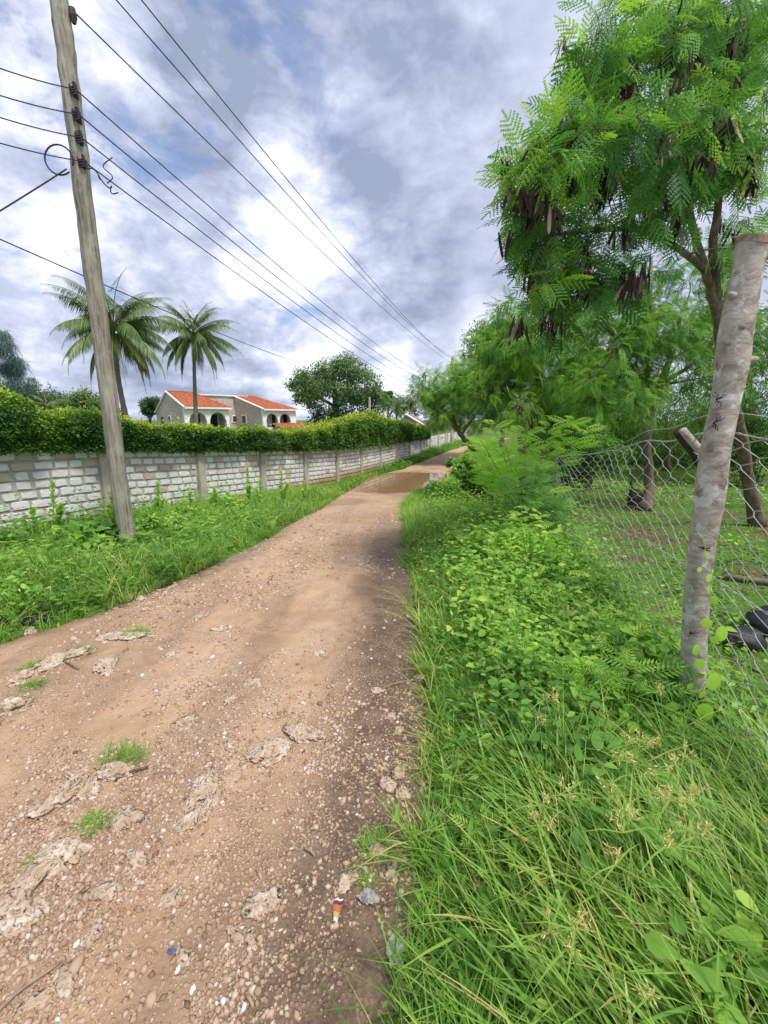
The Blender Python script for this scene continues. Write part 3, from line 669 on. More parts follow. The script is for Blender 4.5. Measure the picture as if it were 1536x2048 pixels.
# ------------------------------------------------------------------ trees
LEAFDBG = 0
def tree(name, label, trunk, rad, clumps, leaf, nleaf, size, mat, group=None, bark='bark', pods=None, droop=.25, tb=.5, extra=None, twig=.012, sides=9, shell=.5, cat='tree'):
    """trunk: list of polylines (first = main). clumps: (x,y,z,r). Limbs grow from the nearest skeleton node to each clump"""
    base = np.array(trunk[0][0], float); root = empty(name, base, label, cat, group)
    tb_ = MB(); nodes = []; nr = []
    for poly, rr in zip(trunk, rad):
        P = np.array(poly, float); tt = np.linspace(0, len(P)-1, (len(P)-1)*5+1)
        Q = np.stack([np.interp(tt, range(len(P)), P[:, c]) for c in range(3)], -1)
        for _ in range(2): Q[1:-1] = (Q[:-2]+2*Q[1:-1]+Q[2:])/4
        rr_ = np.interp(tt, range(len(P)), rr); Q[1:-1] += R.normal(0, .12, (len(Q)-2, 3))*rr_[1:-1, None]
        rr_ = rr_*(1+.18*np.exp(-tt*3)) if poly is trunk[0] else rr_
        tb_.tube(Q, rr_, sides)
        for q, r_ in zip(Q[3:], rr_[3:]): nodes.append(q); nr.append(r_)
    under(tb_.build('trunk', M[bark], smooth=True), root)
    br = MB(); C = np.array(clumps, float); tips = nodes[-1]
    for ci in np.argsort(np.linalg.norm(C[:, :3]-tips, axis=1)):
        c = C[ci, :3]; A = np.array(nodes); dd = np.linalg.norm(A-c, axis=1)+np.maximum(A[:, 2]-c[2]+.1, 0)*.9
        j = int(np.argmin(dd)); a = A[j]; L = np.linalg.norm(c-a)
        if L < .05: continue
        t = np.linspace(0, 1, 6)[:, None]; mid = (a+c)/2+np.array([0, 0, .12*L])+R.normal(0, .07*L, 3)
        Q = (1-t)**2*a+2*t*(1-t)*mid+t*t*c; r0 = min(nr[j]*.72, twig*(1+1.3*L)); rq = np.linspace(r0, twig*.45, 6)
        br.tube(Q, rq, 5, cap=False)
        for q, r_ in zip(Q[1:], rq[1:]): nodes.append(q); nr.append(r_)
        for _ in range(3):                                   # twigs inside the clump
            e = c+unit(R.normal(0, 1, 3))*C[ci, 3]*.8; br.tube(np.stack([c, (c+e)/2+R.normal(0, .04, 3)*C[ci, 3], e]), [twig*.45, twig*.35, twig*.2], 4, cap=False)
    if br.n: under(br.build('branches', M[bark], smooth=True), root)
    w = C[:, 3]**2; ci = R.choice(len(C), nleaf, p=w/w.sum()); c = C[ci]
    o = unit(R.normal(0, 1, (nleaf, 3))); o[:, 2] *= .8; rr = (shell+(1-shell)*R.random(nleaf))**.8
    rr = np.where(R.random(nleaf) < .3, R.random(nleaf)*.7, rr)
    P = c[:, :3]+o*(c[:, 3]*rr)[:, None]
    d = unit(o*.8+R.normal(0, .5, (nleaf, 3))+np.array([0, 0, -droop]))
    up = unit(np.array([0, 0, 1.])+o*.5+R.normal(0, .35, (nleaf, 3)))
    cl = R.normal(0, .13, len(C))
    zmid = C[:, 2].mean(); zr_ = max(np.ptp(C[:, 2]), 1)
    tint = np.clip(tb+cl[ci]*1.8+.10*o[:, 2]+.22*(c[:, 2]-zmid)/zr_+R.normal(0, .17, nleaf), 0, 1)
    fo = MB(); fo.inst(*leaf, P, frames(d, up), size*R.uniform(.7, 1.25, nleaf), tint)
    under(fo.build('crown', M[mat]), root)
    if pods:
        pm = MB(); npod, pl = pods; cc = C[R.choice(len(C), npod, p=w/w.sum())]
        q = cc[:, :3]+unit(R.normal(0, 1, (npod, 3)))*(cc[:, 3]*R.uniform(.7, 1.25, npod))[:, None]
        POD = (np.array([(-.03, 0, 0), (.03, 0, 0), (.065, .4, .02), (-.065, .4, .02), (.06, .85, 0), (-.06, .85, 0), (0, 1, 0)]), np.array([(0, 1, 2, 3), (3, 2, 4, 5)]))
        for i in range(npod):
            k = rnd.randrange(6, 18); d = np.stack([R.normal(0, .28, k), R.normal(0, .28, k), -np.ones(k)], -1)
            pp = q[i]+R.normal(0, .035, (k, 3)); nn = unit(R.normal(0, 1, (k, 3)))
            n0 = pm.n; pm.inst(*POD, pp, frames(d, nn), pl*R.uniform(.7, 1.2, k), np.where(R.random(k) < .06, 1., R.random(k)*.8))
            pm.f.append((np.array([(5, 4, 6)])[None]+(n0+np.arange(k)*7)[:, None, None]).reshape(-1, 3))
        under(pm.build('seed_pods', M['pod']), root)['kind'] = 'stuff'
    return root
def crown(spec):
    """(px, py, Y, rx px, ry px, depth radius m, count, clump radius m) -> clumps"""
    o = []
    for px, py, Y, ax, ay, dr, n, cr in spec:
        for _ in range(n):
            v = R.normal(0, 1, 3); v = v/np.linalg.norm(v)*R.random()**.4
            yy = Y+v[1]*dr; p = at(px+v[0]*ax, py+v[2]*ay, yy); o.append((*p, cr*R.uniform(.75, 1.25)))
    return o
gr = 'trees beyond the wire fence'
# A: the large pod-bearing tree that overhangs the fence
A0 = G(1512, 1066)
tr = [[A0, at(1497, 960, 6.5), at(1478, 850, 6.1), at(1446, 740, 5.7), at(1436, 640, 5.4), at(1432, 560, 5.2), at(1425, 480, 5.0), at(1440, 380, 4.9), at(1450, 250, 4.8), at(1440, 120, 4.8)],
      [at(1440, 660, 5.45), at(1418, 570, 5.2), at(1393, 480, 5.0), at(1378, 420, 4.9), at(1372, 300, 4.7), at(1350, 180, 4.6), at(1330, 60, 4.6)],
      [at(1410, 540, 5.1), at(1350, 490, 4.8), at(1270, 455, 4.5), at(1180, 462, 4.3), at(1100, 470, 4.2)],
      [at(1385, 440, 4.9), at(1320, 375, 4.5), at(1250, 345, 4.3), at(1160, 330, 4.1)]]
rad = [[.11, .085, .075, .068, .055, .048, .04, .032, .025, .012], [.052, .046, .04, .034, .028, .02, .01], [.036, .03, .024, .018, .012], [.03, .024, .018, .011]]
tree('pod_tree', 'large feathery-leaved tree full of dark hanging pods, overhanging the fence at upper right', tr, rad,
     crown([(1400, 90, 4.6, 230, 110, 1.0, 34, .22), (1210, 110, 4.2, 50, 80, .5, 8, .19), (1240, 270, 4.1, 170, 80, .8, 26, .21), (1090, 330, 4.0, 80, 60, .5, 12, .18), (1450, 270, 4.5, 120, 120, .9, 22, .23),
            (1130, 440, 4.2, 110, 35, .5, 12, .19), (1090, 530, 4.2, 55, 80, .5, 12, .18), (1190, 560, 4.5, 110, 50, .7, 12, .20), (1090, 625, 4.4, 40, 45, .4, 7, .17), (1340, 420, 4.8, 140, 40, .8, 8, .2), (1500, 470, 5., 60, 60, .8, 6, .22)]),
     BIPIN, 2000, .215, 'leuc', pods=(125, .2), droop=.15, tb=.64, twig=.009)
# B: neem-like tree with a bare curved trunk inside the fence
B0 = G(1288, 1034)
tr = [[B0, at(1300, 970, 8.6), at(1291, 870, 8.5), at(1300, 830, 8.5), at(1315, 790, 8.5), at(1345, 700, 8.5), at(1365, 620, 8.5)],
      [at(1310, 800, 8.5), at(1290, 740, 8.3), at(1310, 660, 8.2), at(1290, 560, 8.2)], [at(1320, 770, 8.5), at(1400, 720, 8.6), at(1450, 660, 8.6)], [at(1300, 740, 8.3), at(1240, 680, 8.), at(1190, 640, 7.8)]]
rad = [[.13, .088, .082, .08, .075, .05, .025], [.055, .042, .03, .018], [.045, .03, .018], [.036, .024, .012]]
tree('neem_tree', 'dark green broad-crowned tree with bare curved brown trunk, standing inside the fence', tr, rad,
     crown([(1330, 620, 8.4, 200, 110, 1.6, 50, .32), (1220, 700, 8.0, 120, 110, 1.2, 36, .32), (1420, 720, 8.6, 130, 70, 1.4, 26, .32), (1240, 800, 7.8, 100, 35, 1., 12, .28), (1480, 600, 8.8, 110, 120, 1.4, 22, .34)]),
     PINN, 5200, .20, 'neem', tb=.70)
# C: pod tree in the middle of the right side
C0_ = at(1112, 940, 12.); C0_[2] = f1(gz(C0_[0], C0_[1]))
tree('pod_tree', 'mid-distance feathery tree with brown pods and slanting trunk, behind the lime sapling', [[C0_, at(1108, 870, 12), at(1090, 810, 12), at(1075, 760, 12), at(1060, 690, 11.8)], [at(1098, 830, 12), at(1065, 800, 11.8), at(1035, 770, 11.6)]], [[.13, .11, .09, .07, .03], [.06, .045, .03]],
     crown([(1040, 690, 11.6, 75, 70, 1.2, 26, .50), (1060, 790, 11.6, 90, 70, 1.3, 30, .5), (1130, 740, 12, 80, 80, 1.3, 20, .5), (985, 790, 11.4, 40, 60, .8, 12, .42), (1000, 700, 11.4, 35, 40, .8, 8, .4)]),
     BIPIN_S, 5200, .27, 'leuc', pods=(110, .2), droop=.4, tb=.68, twig=.016)
# D: slanting tree leaning over the far bend
D0 = G(962, 918)
tree('pod_tree', 'slanting tree leaning over the far bend of the road, beside the white post', [[D0, at(945, 895, 24), at(920, 868, 24), at(908, 845, 24), at(905, 800, 24)], [at(922, 870, 24), at(950, 830, 24), at(985, 790, 24)], [at(912, 850, 24), at(880, 815, 24), at(860, 790, 24)]], [[.22, .17, .13, .1, .05], [.09, .07, .04], [.08, .05, .03]],
     crown([(895, 785, 24, 58, 45, 2.2, 34, .62), (885, 838, 23.5, 32, 22, 1.4, 12, .5), (950, 770, 24, 55, 55, 2.2, 26, .75), (940, 830, 24, 35, 30, 1.5, 8, .6), (850, 775, 24, 25, 30, 1.2, 8, .6), (920, 750, 24, 30, 22, 1.2, 8, .5)]),
     BIPIN_S, 4600, .34, 'leuc', pods=(40, .3), droop=.4, tb=.66, twig=.025)
# background trees right
bgt = [(1000, 700, 26, 70, 60, .45, 'distant round tree rising above the slanting tree at the road bend'),
       (1190, 800, 19, 110, 85, .4, 'dense tree filling the gap between the mid-distance pod tree and the neem trunk'),
       (1330, 830, 20, 130, 110, .62, 'sunlit yellow-green tree seen behind the bare curved trunk'),
       (1500, 760, 16, 140, 130, .35, 'dark tree at the right edge behind the fence post'),
       (1420, 860, 24, 140, 70, .3, 'low dark tree at the back of the field right of the curved trunk'),
       (1130, 860, 15, 90, 70, .25, 'low dark tree behind the lime sapling, left of the curved trunk')]
for px, py, Y, ax, ay, tb, lab in bgt:
    b = at(px, 960, Y); b[2] = f1(gz(b[0], b[1])); m = Y/F
    tree('dense_tree', lab, [[b, b*.5+.5*at(px+12, py, Y), at(px, py, Y)]], [[.16, .12, .05]],
         crown([(px, py, Y, ax, ay, ax*m*.8, 70, ax*m*.30)]), LANCE, 15000, .0062*Y+.03, 'neem', gr, tb=tb, twig=.02)
# understorey shrubs at the back of the field
for px, py, Y, ax, ay, tb, lab in [(1180, 915, 14, 80, 45, .3, 'dark shrub behind the fence just right of the lime sapling'), (1380, 910, 22, 120, 40, .4, 'shrub thicket at the back of the field between curved trunk and fence post'),
                                   (1510, 900, 15, 70, 70, .25, 'dark shrub at the right edge behind the fence'), (1250, 900, 24, 80, 45, .45, 'pale shrub thicket at the back of the field left of the curved trunk')]:
    b = at(px, 985, Y); b[2] = f1(gz(b[0], b[1])); m = Y/F
    tree('shrub', lab, [[b, b+np.array([0, 0, .3]), b+np.array([.05, 0, .7])]], [[.05, .04, .02]], crown([(px, py, Y, ax, ay, ax*m*.6, 30, ax*m*.3)]), DIA, 6500, .0055*Y+.015, 'neem', 'shrubs beyond the wire fence', tb=tb, cat='shrub')
# big tree behind the wall
Y = 48; b = at(670, 860, Y); b[2] = -.5
tree('mango_tree', 'big spreading dark green tree behind the wall right of the tiled house', [[b, at(672, 820, Y), at(668, 770, Y)], [at(672, 815, Y), at(630, 790, Y), at(605, 770, Y)], [at(672, 815, Y), at(715, 790, Y), at(735, 770, Y)]], [[.5, .4, .15], [.2, .15, .08], [.2, .15, .08]],
     crown([(675, 775, Y, 95, 55, 4.5, 70, 1.0), (617, 780, Y, 34, 36, 3., 20, .85), (745, 790, Y, 35, 45, 3., 20, .9), (685, 735, Y, 50, 22, 3, 16, .8), (590, 772, Y, 14, 12, 1.5, 4, .5), (668, 832, Y, 58, 18, 4, 22, .9), (740, 835, Y, 45, 22, 3, 12, .8)]), DIA, 30000, .26, 'far', tb=.48, twig=.05)
for i, (px, py, Y, ax, ay, tb, lab) in enumerate([(30, 800, 60, 55, 26, .35, 'rounded tree at the left edge behind the hedge'), (110, 808, 62, 55, 24, .4, 'broad low tree behind the hedge left of the utility pole'), (175, 806, 58, 40, 24, .42, 'rounded tree peeping just left of the utility pole above the hedge'),
        (300, 812, 70, 22, 22, .4, 'small tree between the large palm and the house gable'), (232, 830, 62, 22, 14, .3, 'low bush right of the utility pole under the large palm'), (800, 815, 85, 40, 22, .4, 'tree behind the pale blue gable house'), (868, 795, 80, 25, 30, .45, 'tree right of the pale blue gable house'), (775, 800, 80, 14, 18, .5, 'thin grey tree left of the pale blue gable house')]):
    b = at(px, 870, Y); b[2] = 0; m = Y/F
    tree('distant_tree', lab, [[b, at(px+2, py+10, Y), at(px, py, Y)]], [[.25, .2, .08]], crown([(px, py, Y, ax, ay, ax*m*.8, 26, ax*m*.36)]), DIA, 5000, .32, 'far', 'distant trees behind the wall', tb=tb, twig=.05)
# casuarina at the left edge
Y = 34; b = at(-40, 850, Y); b[2] = 0
NEED = (np.array([(-.012, 0, 0), (.012, 0, 0), (.010, .5, -.1), (-.010, .5, -.1), (0, 1, -.35)]), np.array([(0, 1, 2), (0, 2, 3), (3, 2, 4)]))
tree('casuarina_tree', 'wispy grey-green casuarina tree at the left edge above the hedge', [[b, at(-30, 760, Y), at(-20, 690, Y), at(-10, 640, Y)]], [[.22, .16, .1, .04]],
     crown([(5, 700, Y, 32, 45, 1.6, 22, .5), (35, 745, Y, 32, 28, 1.2, 16, .5), (-60, 720, Y, 50, 70, 2, 24, .6), (60, 765, Y, 14, 12, .6, 5, .35)]), NEED, 8000, .85, 'casu', droop=.9, tb=.5, twig=.03)

# ------------------------------------------------------------------ coconut palms
def palm(label, base, crownp, nfr, fl, seed, nuts=6, bend=.6):
    r = np.random.default_rng(seed); root = empty('coconut_palm', base, label, 'palm', 'coconut palms behind the wall')
    base, top = np.array(base), np.array(crownp)
    t = np.linspace(0, 1, 26)[:, None]; P = base*(1-t)+top*t; P[:, 0] += bend*np.sin(t[:, 0]*math.pi)*-.5
    under(MB().tube(P, .19-.09*t[:, 0]+.012*(np.arange(26) % 2), 10).build('trunk', M['barkp'], smooth=True), root)
    for i in range(nfr):
        az = i*2.39996+r.normal(0, .15); el = math.radians(86-142*(i/nfr)**.9+r.normal(0, 6)); L = fl*r.uniform(.85, 1.1)*(.8+.2*min(1, i/5))
        h = np.array([math.cos(az), math.sin(az), 0]); n = 15; s = np.linspace(0, 1, n); e = el-s**1.3*math.radians(r.uniform(55, 85)); e = np.maximum(e, math.radians(-86))
        dx = np.cos(e)*L/(n-1); dz = np.sin(e)*L/(n-1); hx = np.concatenate([[0], np.cumsum(dx)[:-1]]); hz = np.concatenate([[0], np.cumsum(dz)[:-1]])
        C = top+h*hx[:, None]+np.array([0, 0, 1.])*hz[:, None]
        mb = MB(); old = i > nfr*.72; mb.tube(C, np.linspace(.035, .008, n), 4, .8, cap=False)
        m = 60; q = np.linspace(.14, 1, m); Pm = np.stack([np.interp(q, s, C[:, k]) for k in range(3)], -1); T = unit(np.gradient(Pm, axis=0)); side = np.tile((math.sin(az), -math.cos(az), 0.), (m, 1))
        ll = fl*.25*np.sin(np.clip(q*1.15, 0, 1)*math.pi*.86+.25)*r.uniform(.85, 1.1, m)
        for sg in (-1, 1):
            drp = (.75+.35*r.random(m))*(.15+.85*np.sqrt(np.clip(1-T[:, 2]*np.abs(T[:, 2]), 0, 1)))
            d = unit(side*sg*.75+T*.55+np.array([0, 0, -1])*drp[:, None]*.8)
            PL = (np.array([(-.022, 0, 0), (.022, 0, 0), (.032, .4, -.02), (-.032, .4, -.02), (0, 1, -.22)]), np.array([(0, 1, 2), (0, 2, 3), (3, 2, 4)]))
            mb.inst(*PL, Pm, frames(d, unit(side*sg*.3+np.array([0, 0, 1.])+T*.2)), ll, np.clip((.78 if old and r.random() < .35 else .38)+r.normal(0, .16, m), 0, 1))
        under(mb.build('frond', M['palm']), root)
    for i in range(nuts):
        a = r.uniform(0, 6.28); c = top+np.array([math.cos(a)*.28, math.sin(a)*.28, -.35-r.random()*.25]); v = []
        th = np.linspace(0, math.pi, 7)
        under(MB().tube(np.stack([np.full(7, c[0]), np.full(7, c[1]), c[2]+.15*np.cos(th)], -1), np.maximum(.115*np.sin(th), .004), 8, .7).build('coconut', M['palm'], smooth=True), root)
P1 = at(268, 880, 27.); P1[2] = -.4
palm('taller coconut palm with wide drooping crown partly behind the utility pole', P1, at(226, 655, 26.5), 40, 4.0, 3, 5, .5)
P2 = at(394, 880, 36.); P2[2] = -.4
palm('smaller coconut palm with straight slim trunk in front of the tiled house', P2, at(387, 668, 36), 32, 4.0, 5, 8, .1)
P3 = at(95, 860, 50); P3[2] = 0
palm('low young palm among the trees behind the hedge at left', P3, at(93, 810, 50), 12, 3., 8, 0, 0.)
P4 = at(793, 860, 60); P4[2] = 0
palm('far palm top between the big tree and the pale blue gable house', P4, at(793, 812, 60), 12, 2.6, 9, 0, 0.)

# ------------------------------------------------------------------ house with arches behind the wall
def house():
    Y0 = 55.; c = at(372, 860, Y0); m = Y0/F
    a = math.radians(50); ux = np.array([math.cos(a), math.sin(a), 0]); vy = np.array([-math.sin(a), math.cos(a), 0])
    o = np.array([c[0], c[1], 0.]); root = empty('tiled_house', (o[0], o[1], 0), 'house with white arched verandas, stone side walls and orange tiled roofs behind the hedge', 'house')
    ze = float(at(372, 814, Y0)[2]); zr_ = ze+2.05; rot = np.stack([ux, vy, (0, 0, 1.)], -1)
    def P(x, y, z): return o+ux*x+vy*y+np.array([0, 0, z])
    def poly(name, pts, faces, mat, par=root):
        return under(MB().add([P(*p) for p in pts], faces).build(name, M[mat]), par) if par is root else sub(MB().add([P(*p) for p in pts], faces).build(name, M[mat]), par)
    def sub(ob, par): ob.parent = par; return ob
    def boxp(name, x0, x1, y0, y1, z0, z1, mat, par=root):
        mb = MB().box(P((x0+x1)/2, (y0+y1)/2, (z0+z1)/2), (abs(x1-x0), abs(y1-y0), abs(z1-z0)), rot=rot); ob = mb.build(name, M[mat])
        return under(ob, root) if par is root else sub(ob, par)
    def arch_wall(x0, x1, y, zb, zt, arches, th=.35, name='arcade'):
        """front wall with real arched openings: columns of quads around each arch"""
        mb = MB(); xs = sorted({x0, x1, *[v for (ac, ar) in arches for v in np.linspace(ac-ar, ac+ar, 13).round(4)]})
        def low(x, aside):
            for ac, ar in arches:
                if ac-ar-1e-6 <= x <= ac+ar+1e-6 and ac-ar-1e-6 <= aside <= ac+ar+1e-6:
                    return zt-.62-ar*.95+ar*.95*math.sqrt(max(0, 1-((x-ac)/ar)**2))
            return zb
        for xa, xb in zip(xs[:-1], xs[1:]):
            mdx = (xa+xb)/2; la, lb = low(xa, mdx), low(xb, mdx)
            mb.add([P(xa, y, la), P(xb, y, lb), P(xb, y, zt), P(xa, y, zt), P(xa, y+th, la), P(xb, y+th, lb), P(xb, y+th, zt), P(xa, y+th, zt)],
                   [(0, 1, 2, 3), (5, 4, 7, 6), (4, 5, 1, 0), (3, 2, 6, 7)])
        mb.add([P(x0, y, zb), P(x0, y+th, zb), P(x0, y+th, zt), P(x0, y, zt)], [(0, 3, 2, 1)]); mb.add([P(x1, y, zb), P(x1, y+th, zb), P(x1, y+th, zt), P(x1, y, zt)], [(0, 1, 2, 3)])
        ob = under(mb.build(name, M['white']), root)
        for ac, ar in arches: boxp('parapet', ac-ar, ac+ar, y+.08, y+.25, zb, zt-.62-ar-.95, 'white', ob)
        return ob
    def tiled(name, x0, x1, y0, y1, z0, z1, xr=None, xl=None):
        """slope of barrel tiles from eave (y0,z0) to ridge (y1,z1); xr/xl = ridge end for hips"""
        xr = x1 if xr is None else xr; xl = x0 if xl is None else xl
        mb = MB(); nx = int((x1-x0)/.22); ny = 9; nn = unit(np.cross(np.array([1., 0, 0]), np.array([0, y1-y0, z1-z0])))
        V = []; 
        for j in range(ny+1):
            t = j/ny
            for i in range(nx*2+1):
                s = i/(nx*2); x = (x0*(1-t)+xl*t)*(1-s)+(x1*(1-t)+xr*t)*s; b_ = .06*(i % 2)+rnd.uniform(0, .03)
                V.append(P(x, y0+(y1-y0)*t+nn[1]*b_, z0+(z1-z0)*t+nn[2]*b_))
        w = nx*2+1; f = [(j*w+i, j*w+i+1, (j+1)*w+i+1, (j+1)*w+i) for j in range(ny) for i in range(w-1)]
        r_ = under(mb.add(V, f).build(name, M['tile']), root)
        rdg = MB().tube([P(xl, y1, z1+.05), P((xl+xr)/2, y1, z1+.07), P(xr, y1, z1+.05)], .11, 6).build('ridge_tile', M['tile']); sub(rdg, r_)
        return r_
    # left block: 6.2 wide, gable at x=0, hip at right
    W1, D1 = 6.2, 8.4; zb = -.4
    arch_wall(0, W1, 0, zb, ze, [(1.75, 1.2), (4.55, 1.2)])
    boxp('rear_wall', .2, W1, 2.2, 2.5, zb, ze, 'white'); boxp('door', 2.3, 3.1, 2.12, 2.2, zb, ze-.9, 'dark'); boxp('door', 4.6, 5.6, 2.12, 2.2, zb, ze-.9, 'dark')
    gm = under(MB().add([P(0, .35, zb), P(0, D1, zb), P(0, D1, ze-.5), P(0, D1*.52, zr_), P(0, .35, ze), P(.3, .35, zb), P(.3, D1, zb), P(.3, D1, ze-.5), P(.3, D1*.52, zr_), P(.3, .35, ze)],
        [(0, 4, 3), (0, 3, 2), (0, 2, 1), (5, 8, 9), (5, 7, 8), (5, 6, 7)]).build('gable_wall', M['stone']), root)
    boxp('window', -.06, .05, 3.9, 4.7, ze-2.1, ze-1.0, 'white', gm); boxp('pane', -.09, -.05, 4.05, 4.55, ze-1.95, ze-1.15, 'glass', gm)
    boxp('window', -.06, .05, 6.3, 6.9, ze-2.2, ze-1.2, 'dark', gm)
    boxp('side_wall', W1-.3, W1, 0.36, D1, zb, ze, 'stone')
    tiled('roof', -.1, W1+.3, -.45, D1*.52, ze, zr_, W1-2.4, -.1)
    poly('roof_hip', [(W1+.3, -.45, ze), (W1+.3, D1, ze-.4), (W1-2.4, D1*.52, zr_)], [(0, 1, 2)], 'tile'); poly('rear_roof', [(-.1, D1*.52, zr_), (W1-2.4, D1*.52, zr_), (W1+.3, D1+.2, ze-.5), (-.1, D1+.2, ze-.6)], [(0, 1, 2, 3)], 'tile')
    mb = MB(); v = [P(-.12, -.45, ze-.02), P(-.12, D1*.52, zr_+.02), P(-.12, D1+.2, ze-.62)]
    mb.tube(v[:2], .13, 4); mb.tube(v[1:], .13, 4); under(mb.build('barge_board', M['white']), root); boxp('fascia', -.1, W1+.3, -.5, -.36, ze-.2, ze+.02, 'white')
    # flat-topped stone link
    zl = zr_-.25; lx1 = W1+6.4
    boxp('link_wall', W1-.5, lx1, 5.2, 9.5, zb, zl, 'stone'); boxp('parapet_coping', W1-3.2, lx1, 5.0, 9.6, zl, zl+.2, 'white')
    for wx in (W1+3.4,): 
        w_ = boxp('window', wx, wx+1.2, 5.08, 5.3, ze-2.1, ze-.95, 'white'); boxp('pane', wx+.15, wx+1.05, 5.05, 5.12, ze-1.95, ze-1.1, 'glass', w_)
    # right block, set forward
    x0 = W1+4.1; x1 = x0+5.9; yf = -2.; ze2 = ze-.12; zr2 = zl+.1
    arch_wall(x0, x1, yf, zb, ze2, [(x0+1.55, 1.0), (x0+3.85, 1.0)])
    boxp('rear_wall', x0+.2, x1, yf+2., yf+2.3, zb, ze2, 'white'); boxp('door', x0+.6, x0+1.4, yf+1.9, yf+1.98, zb, ze2-.8, 'dark'); boxp('door', x0+2.9, x0+3.5, yf+1.9, yf+1.98, zb, ze2-.8, 'dark'); boxp('door', x1-.9, x1-.1, yf+1.9, yf+1.98, zb, ze2-.8, 'dark')
    under(MB().add([P(x0, yf+.35, zb), P(x0, 5.2, zb), P(x0, 5.2, zr2), P(x0, yf+.35, ze2), P(x0+.3, yf+.35, zb), P(x0+.3, 5.2, zb), P(x0+.3, 5.2, zr2), P(x0+.3, yf+.35, ze2)], [(0, 3, 2, 1), (4, 5, 6, 7)]).build('side_wall', M['stone']), root)
    w_ = boxp('window', x0-.06, x0+.1, 2.2, 3.5, ze-2.2, ze-.9, 'white'); boxp('pane', x0-.1, x0-.05, 2.4, 3.3, ze-2.05, ze-1.05, 'glass', w_)
    boxp('far_wall', x1-.3, x1, yf+.36, 5.2, zb, ze2, 'white')
    tiled('roof', x0-.1, x1+.3, yf-.45, 5.2, ze2, zr2, x1-2.2, x0-.1)
    poly('roof_hip', [(x1+.3, yf-.45, ze2), (x1+.3, 7, ze2), (x1-2.2, 5.2, zr2)], [(0, 1, 2)], 'tile')
    mb = MB(); mb.tube([P(x0-.12, yf-.45, ze2), P(x0-.12, 5.2, zr2+.02)], .13, 4); under(mb.build('barge_board', M['white']), root); boxp('fascia', x0-.1, x1+.3, yf-.5, yf-.36, ze2-.2, ze2+.02, 'white')
    # low tiled veranda roof below
    tiled('lower_roof', x0+1.5, x1+1.0, yf-2.6, yf-.1, .25, .8)
house()
def gable_house():
    Y = 62.; root = empty('gable_house', (*at(820, 850, Y)[:2], 0), 'pale blue gable-ended house with brown sheet roof far behind the hedge', 'house')
    A, B, C = at(790, 850, Y), at(812, 829, Y), at(850, 852, Y); z0 = -.5; D = np.array([1.5, 9, 0])
    A2 = A.copy(); A2[2] = z0; C2 = C.copy(); C2[2] = z0
    under(MB().add([A2, C2, C, B, A, A2+D, C2+D, C+D, B+D, A+D], [(0, 1, 2), (0, 2, 3), (0, 3, 4), (5, 7, 6), (5, 8, 7), (5, 9, 8)]).build('gable_wall', M['pblue']), root)
    e = np.array([0, 0, .12]); f = np.array([-.05, -.5, 0]); l = unit(A-B)*.5; r = unit(C-B)*.5
    rf = under(MB().add([A+l+e+f, B+e+f, C+r+e+f, A+l+e+D, B+e+D, C+r+e+D], [(0, 1, 4, 3), (1, 2, 5, 4)]).build('roof', M['brownroof']), root)
    mb = MB(); mb.tube([A+l+f+e*.2, B+f+e*.2], .14, 4); mb.tube([B+f+e*.2, C+r+f+e*.2], .14, 4); under(mb.build('barge_board', M['white']), root)
    for px in (960,):
        pass
gable_house()
def shed():
    Y = 52; root = empty('low_roof_building', (*at(672, 850, Y)[:2], 0), 'small brown roof just showing above the hedge under the big tree', 'building')
    a, b, c, d = at(655, 842, Y), at(690, 845, Y), at(684, 830, Y+2), at(662, 829, Y+2)
    under(MB().add([a, b, c, d], [(0, 1, 2, 3)]).build('roof', M['brownroof']), root)
    z = np.array([0, 0, -2.5]); g_ = np.array([0, .3, 0]); under(MB().add([a+z+g_, b+z+g_, b+g_, a+g_, c+g_*6, d+g_*6, c+g_*6+z, d+g_*6+z], [(0, 1, 2, 3), (1, 6, 4, 2), (7, 0, 3, 5)]).build('wall', M['stone']), root)
shed()

# ------------------------------------------------------------------ utility pole, far poles, wires
pb = G(258, 1097); pb[2] -= .15
pole = empty('utility_pole', pb, 'tall weathered wooden utility pole standing in the weeds before the wall', 'pole')
PX = [(258, 1097), (243, 1000), (222, 830), (193, 600), (170, 420), (148, 230), (132, 100), (118, 0), (90, -220)]
pp = np.array([at(px, py, pb[1]) for px, py in PX]); pp[0] = pb
tt = np.linspace(0, len(pp)-1, 60); Q = np.stack([np.interp(tt, range(len(pp)), pp[:, k]) for k in range(3)], -1); Q[1:-1] += R.normal(0, .004, (58, 3))
rr = np.interp(Q[:, 2], [pb[2], 1, 6.3, 8], [.112, .106, .09, .083])*(1+R.normal(0, .012, 60))
under(MB().tube(Q, rr, 18).build('shaft', M['pole'], smooth=True, loc=None), pole)
def polept(py):
    return np.array([np.interp(py, [q[1] for q in PX][::-1], pp[::-1, k]) for k in range(3)])
fpb = at(904, 892, 36.); fpb[2] = f1(gz(fpb[0], fpb[1]))-.1; fpt = at(905, 716, 36.)
fpole = empty('far_utility_pole', fpb, 'distant slim utility pole with crossarm at the far bend of the road', 'pole')
under(MB().tube([fpb, (fpb+fpt)/2, fpt], [.15, .13, .11], 8).build('shaft', M['concrete']), fpole)
xa = at(901, 730, 36.); xb = at(928, 730, 36.); under(MB().box((xa+xb)/2, (1.3, .12, .12)).build('crossarm', M['bark']), fpole)
fins = [at(903, 725, 36.), at(905, 714, 36.), at(918, 726, 36.)]
for q in fins: under(MB().tube([q-np.array([0, 0, .22]), q-np.array([0, 0, .1]), q], [.04, .06, .05], 6).build('insulator', M['bark']), fpole)
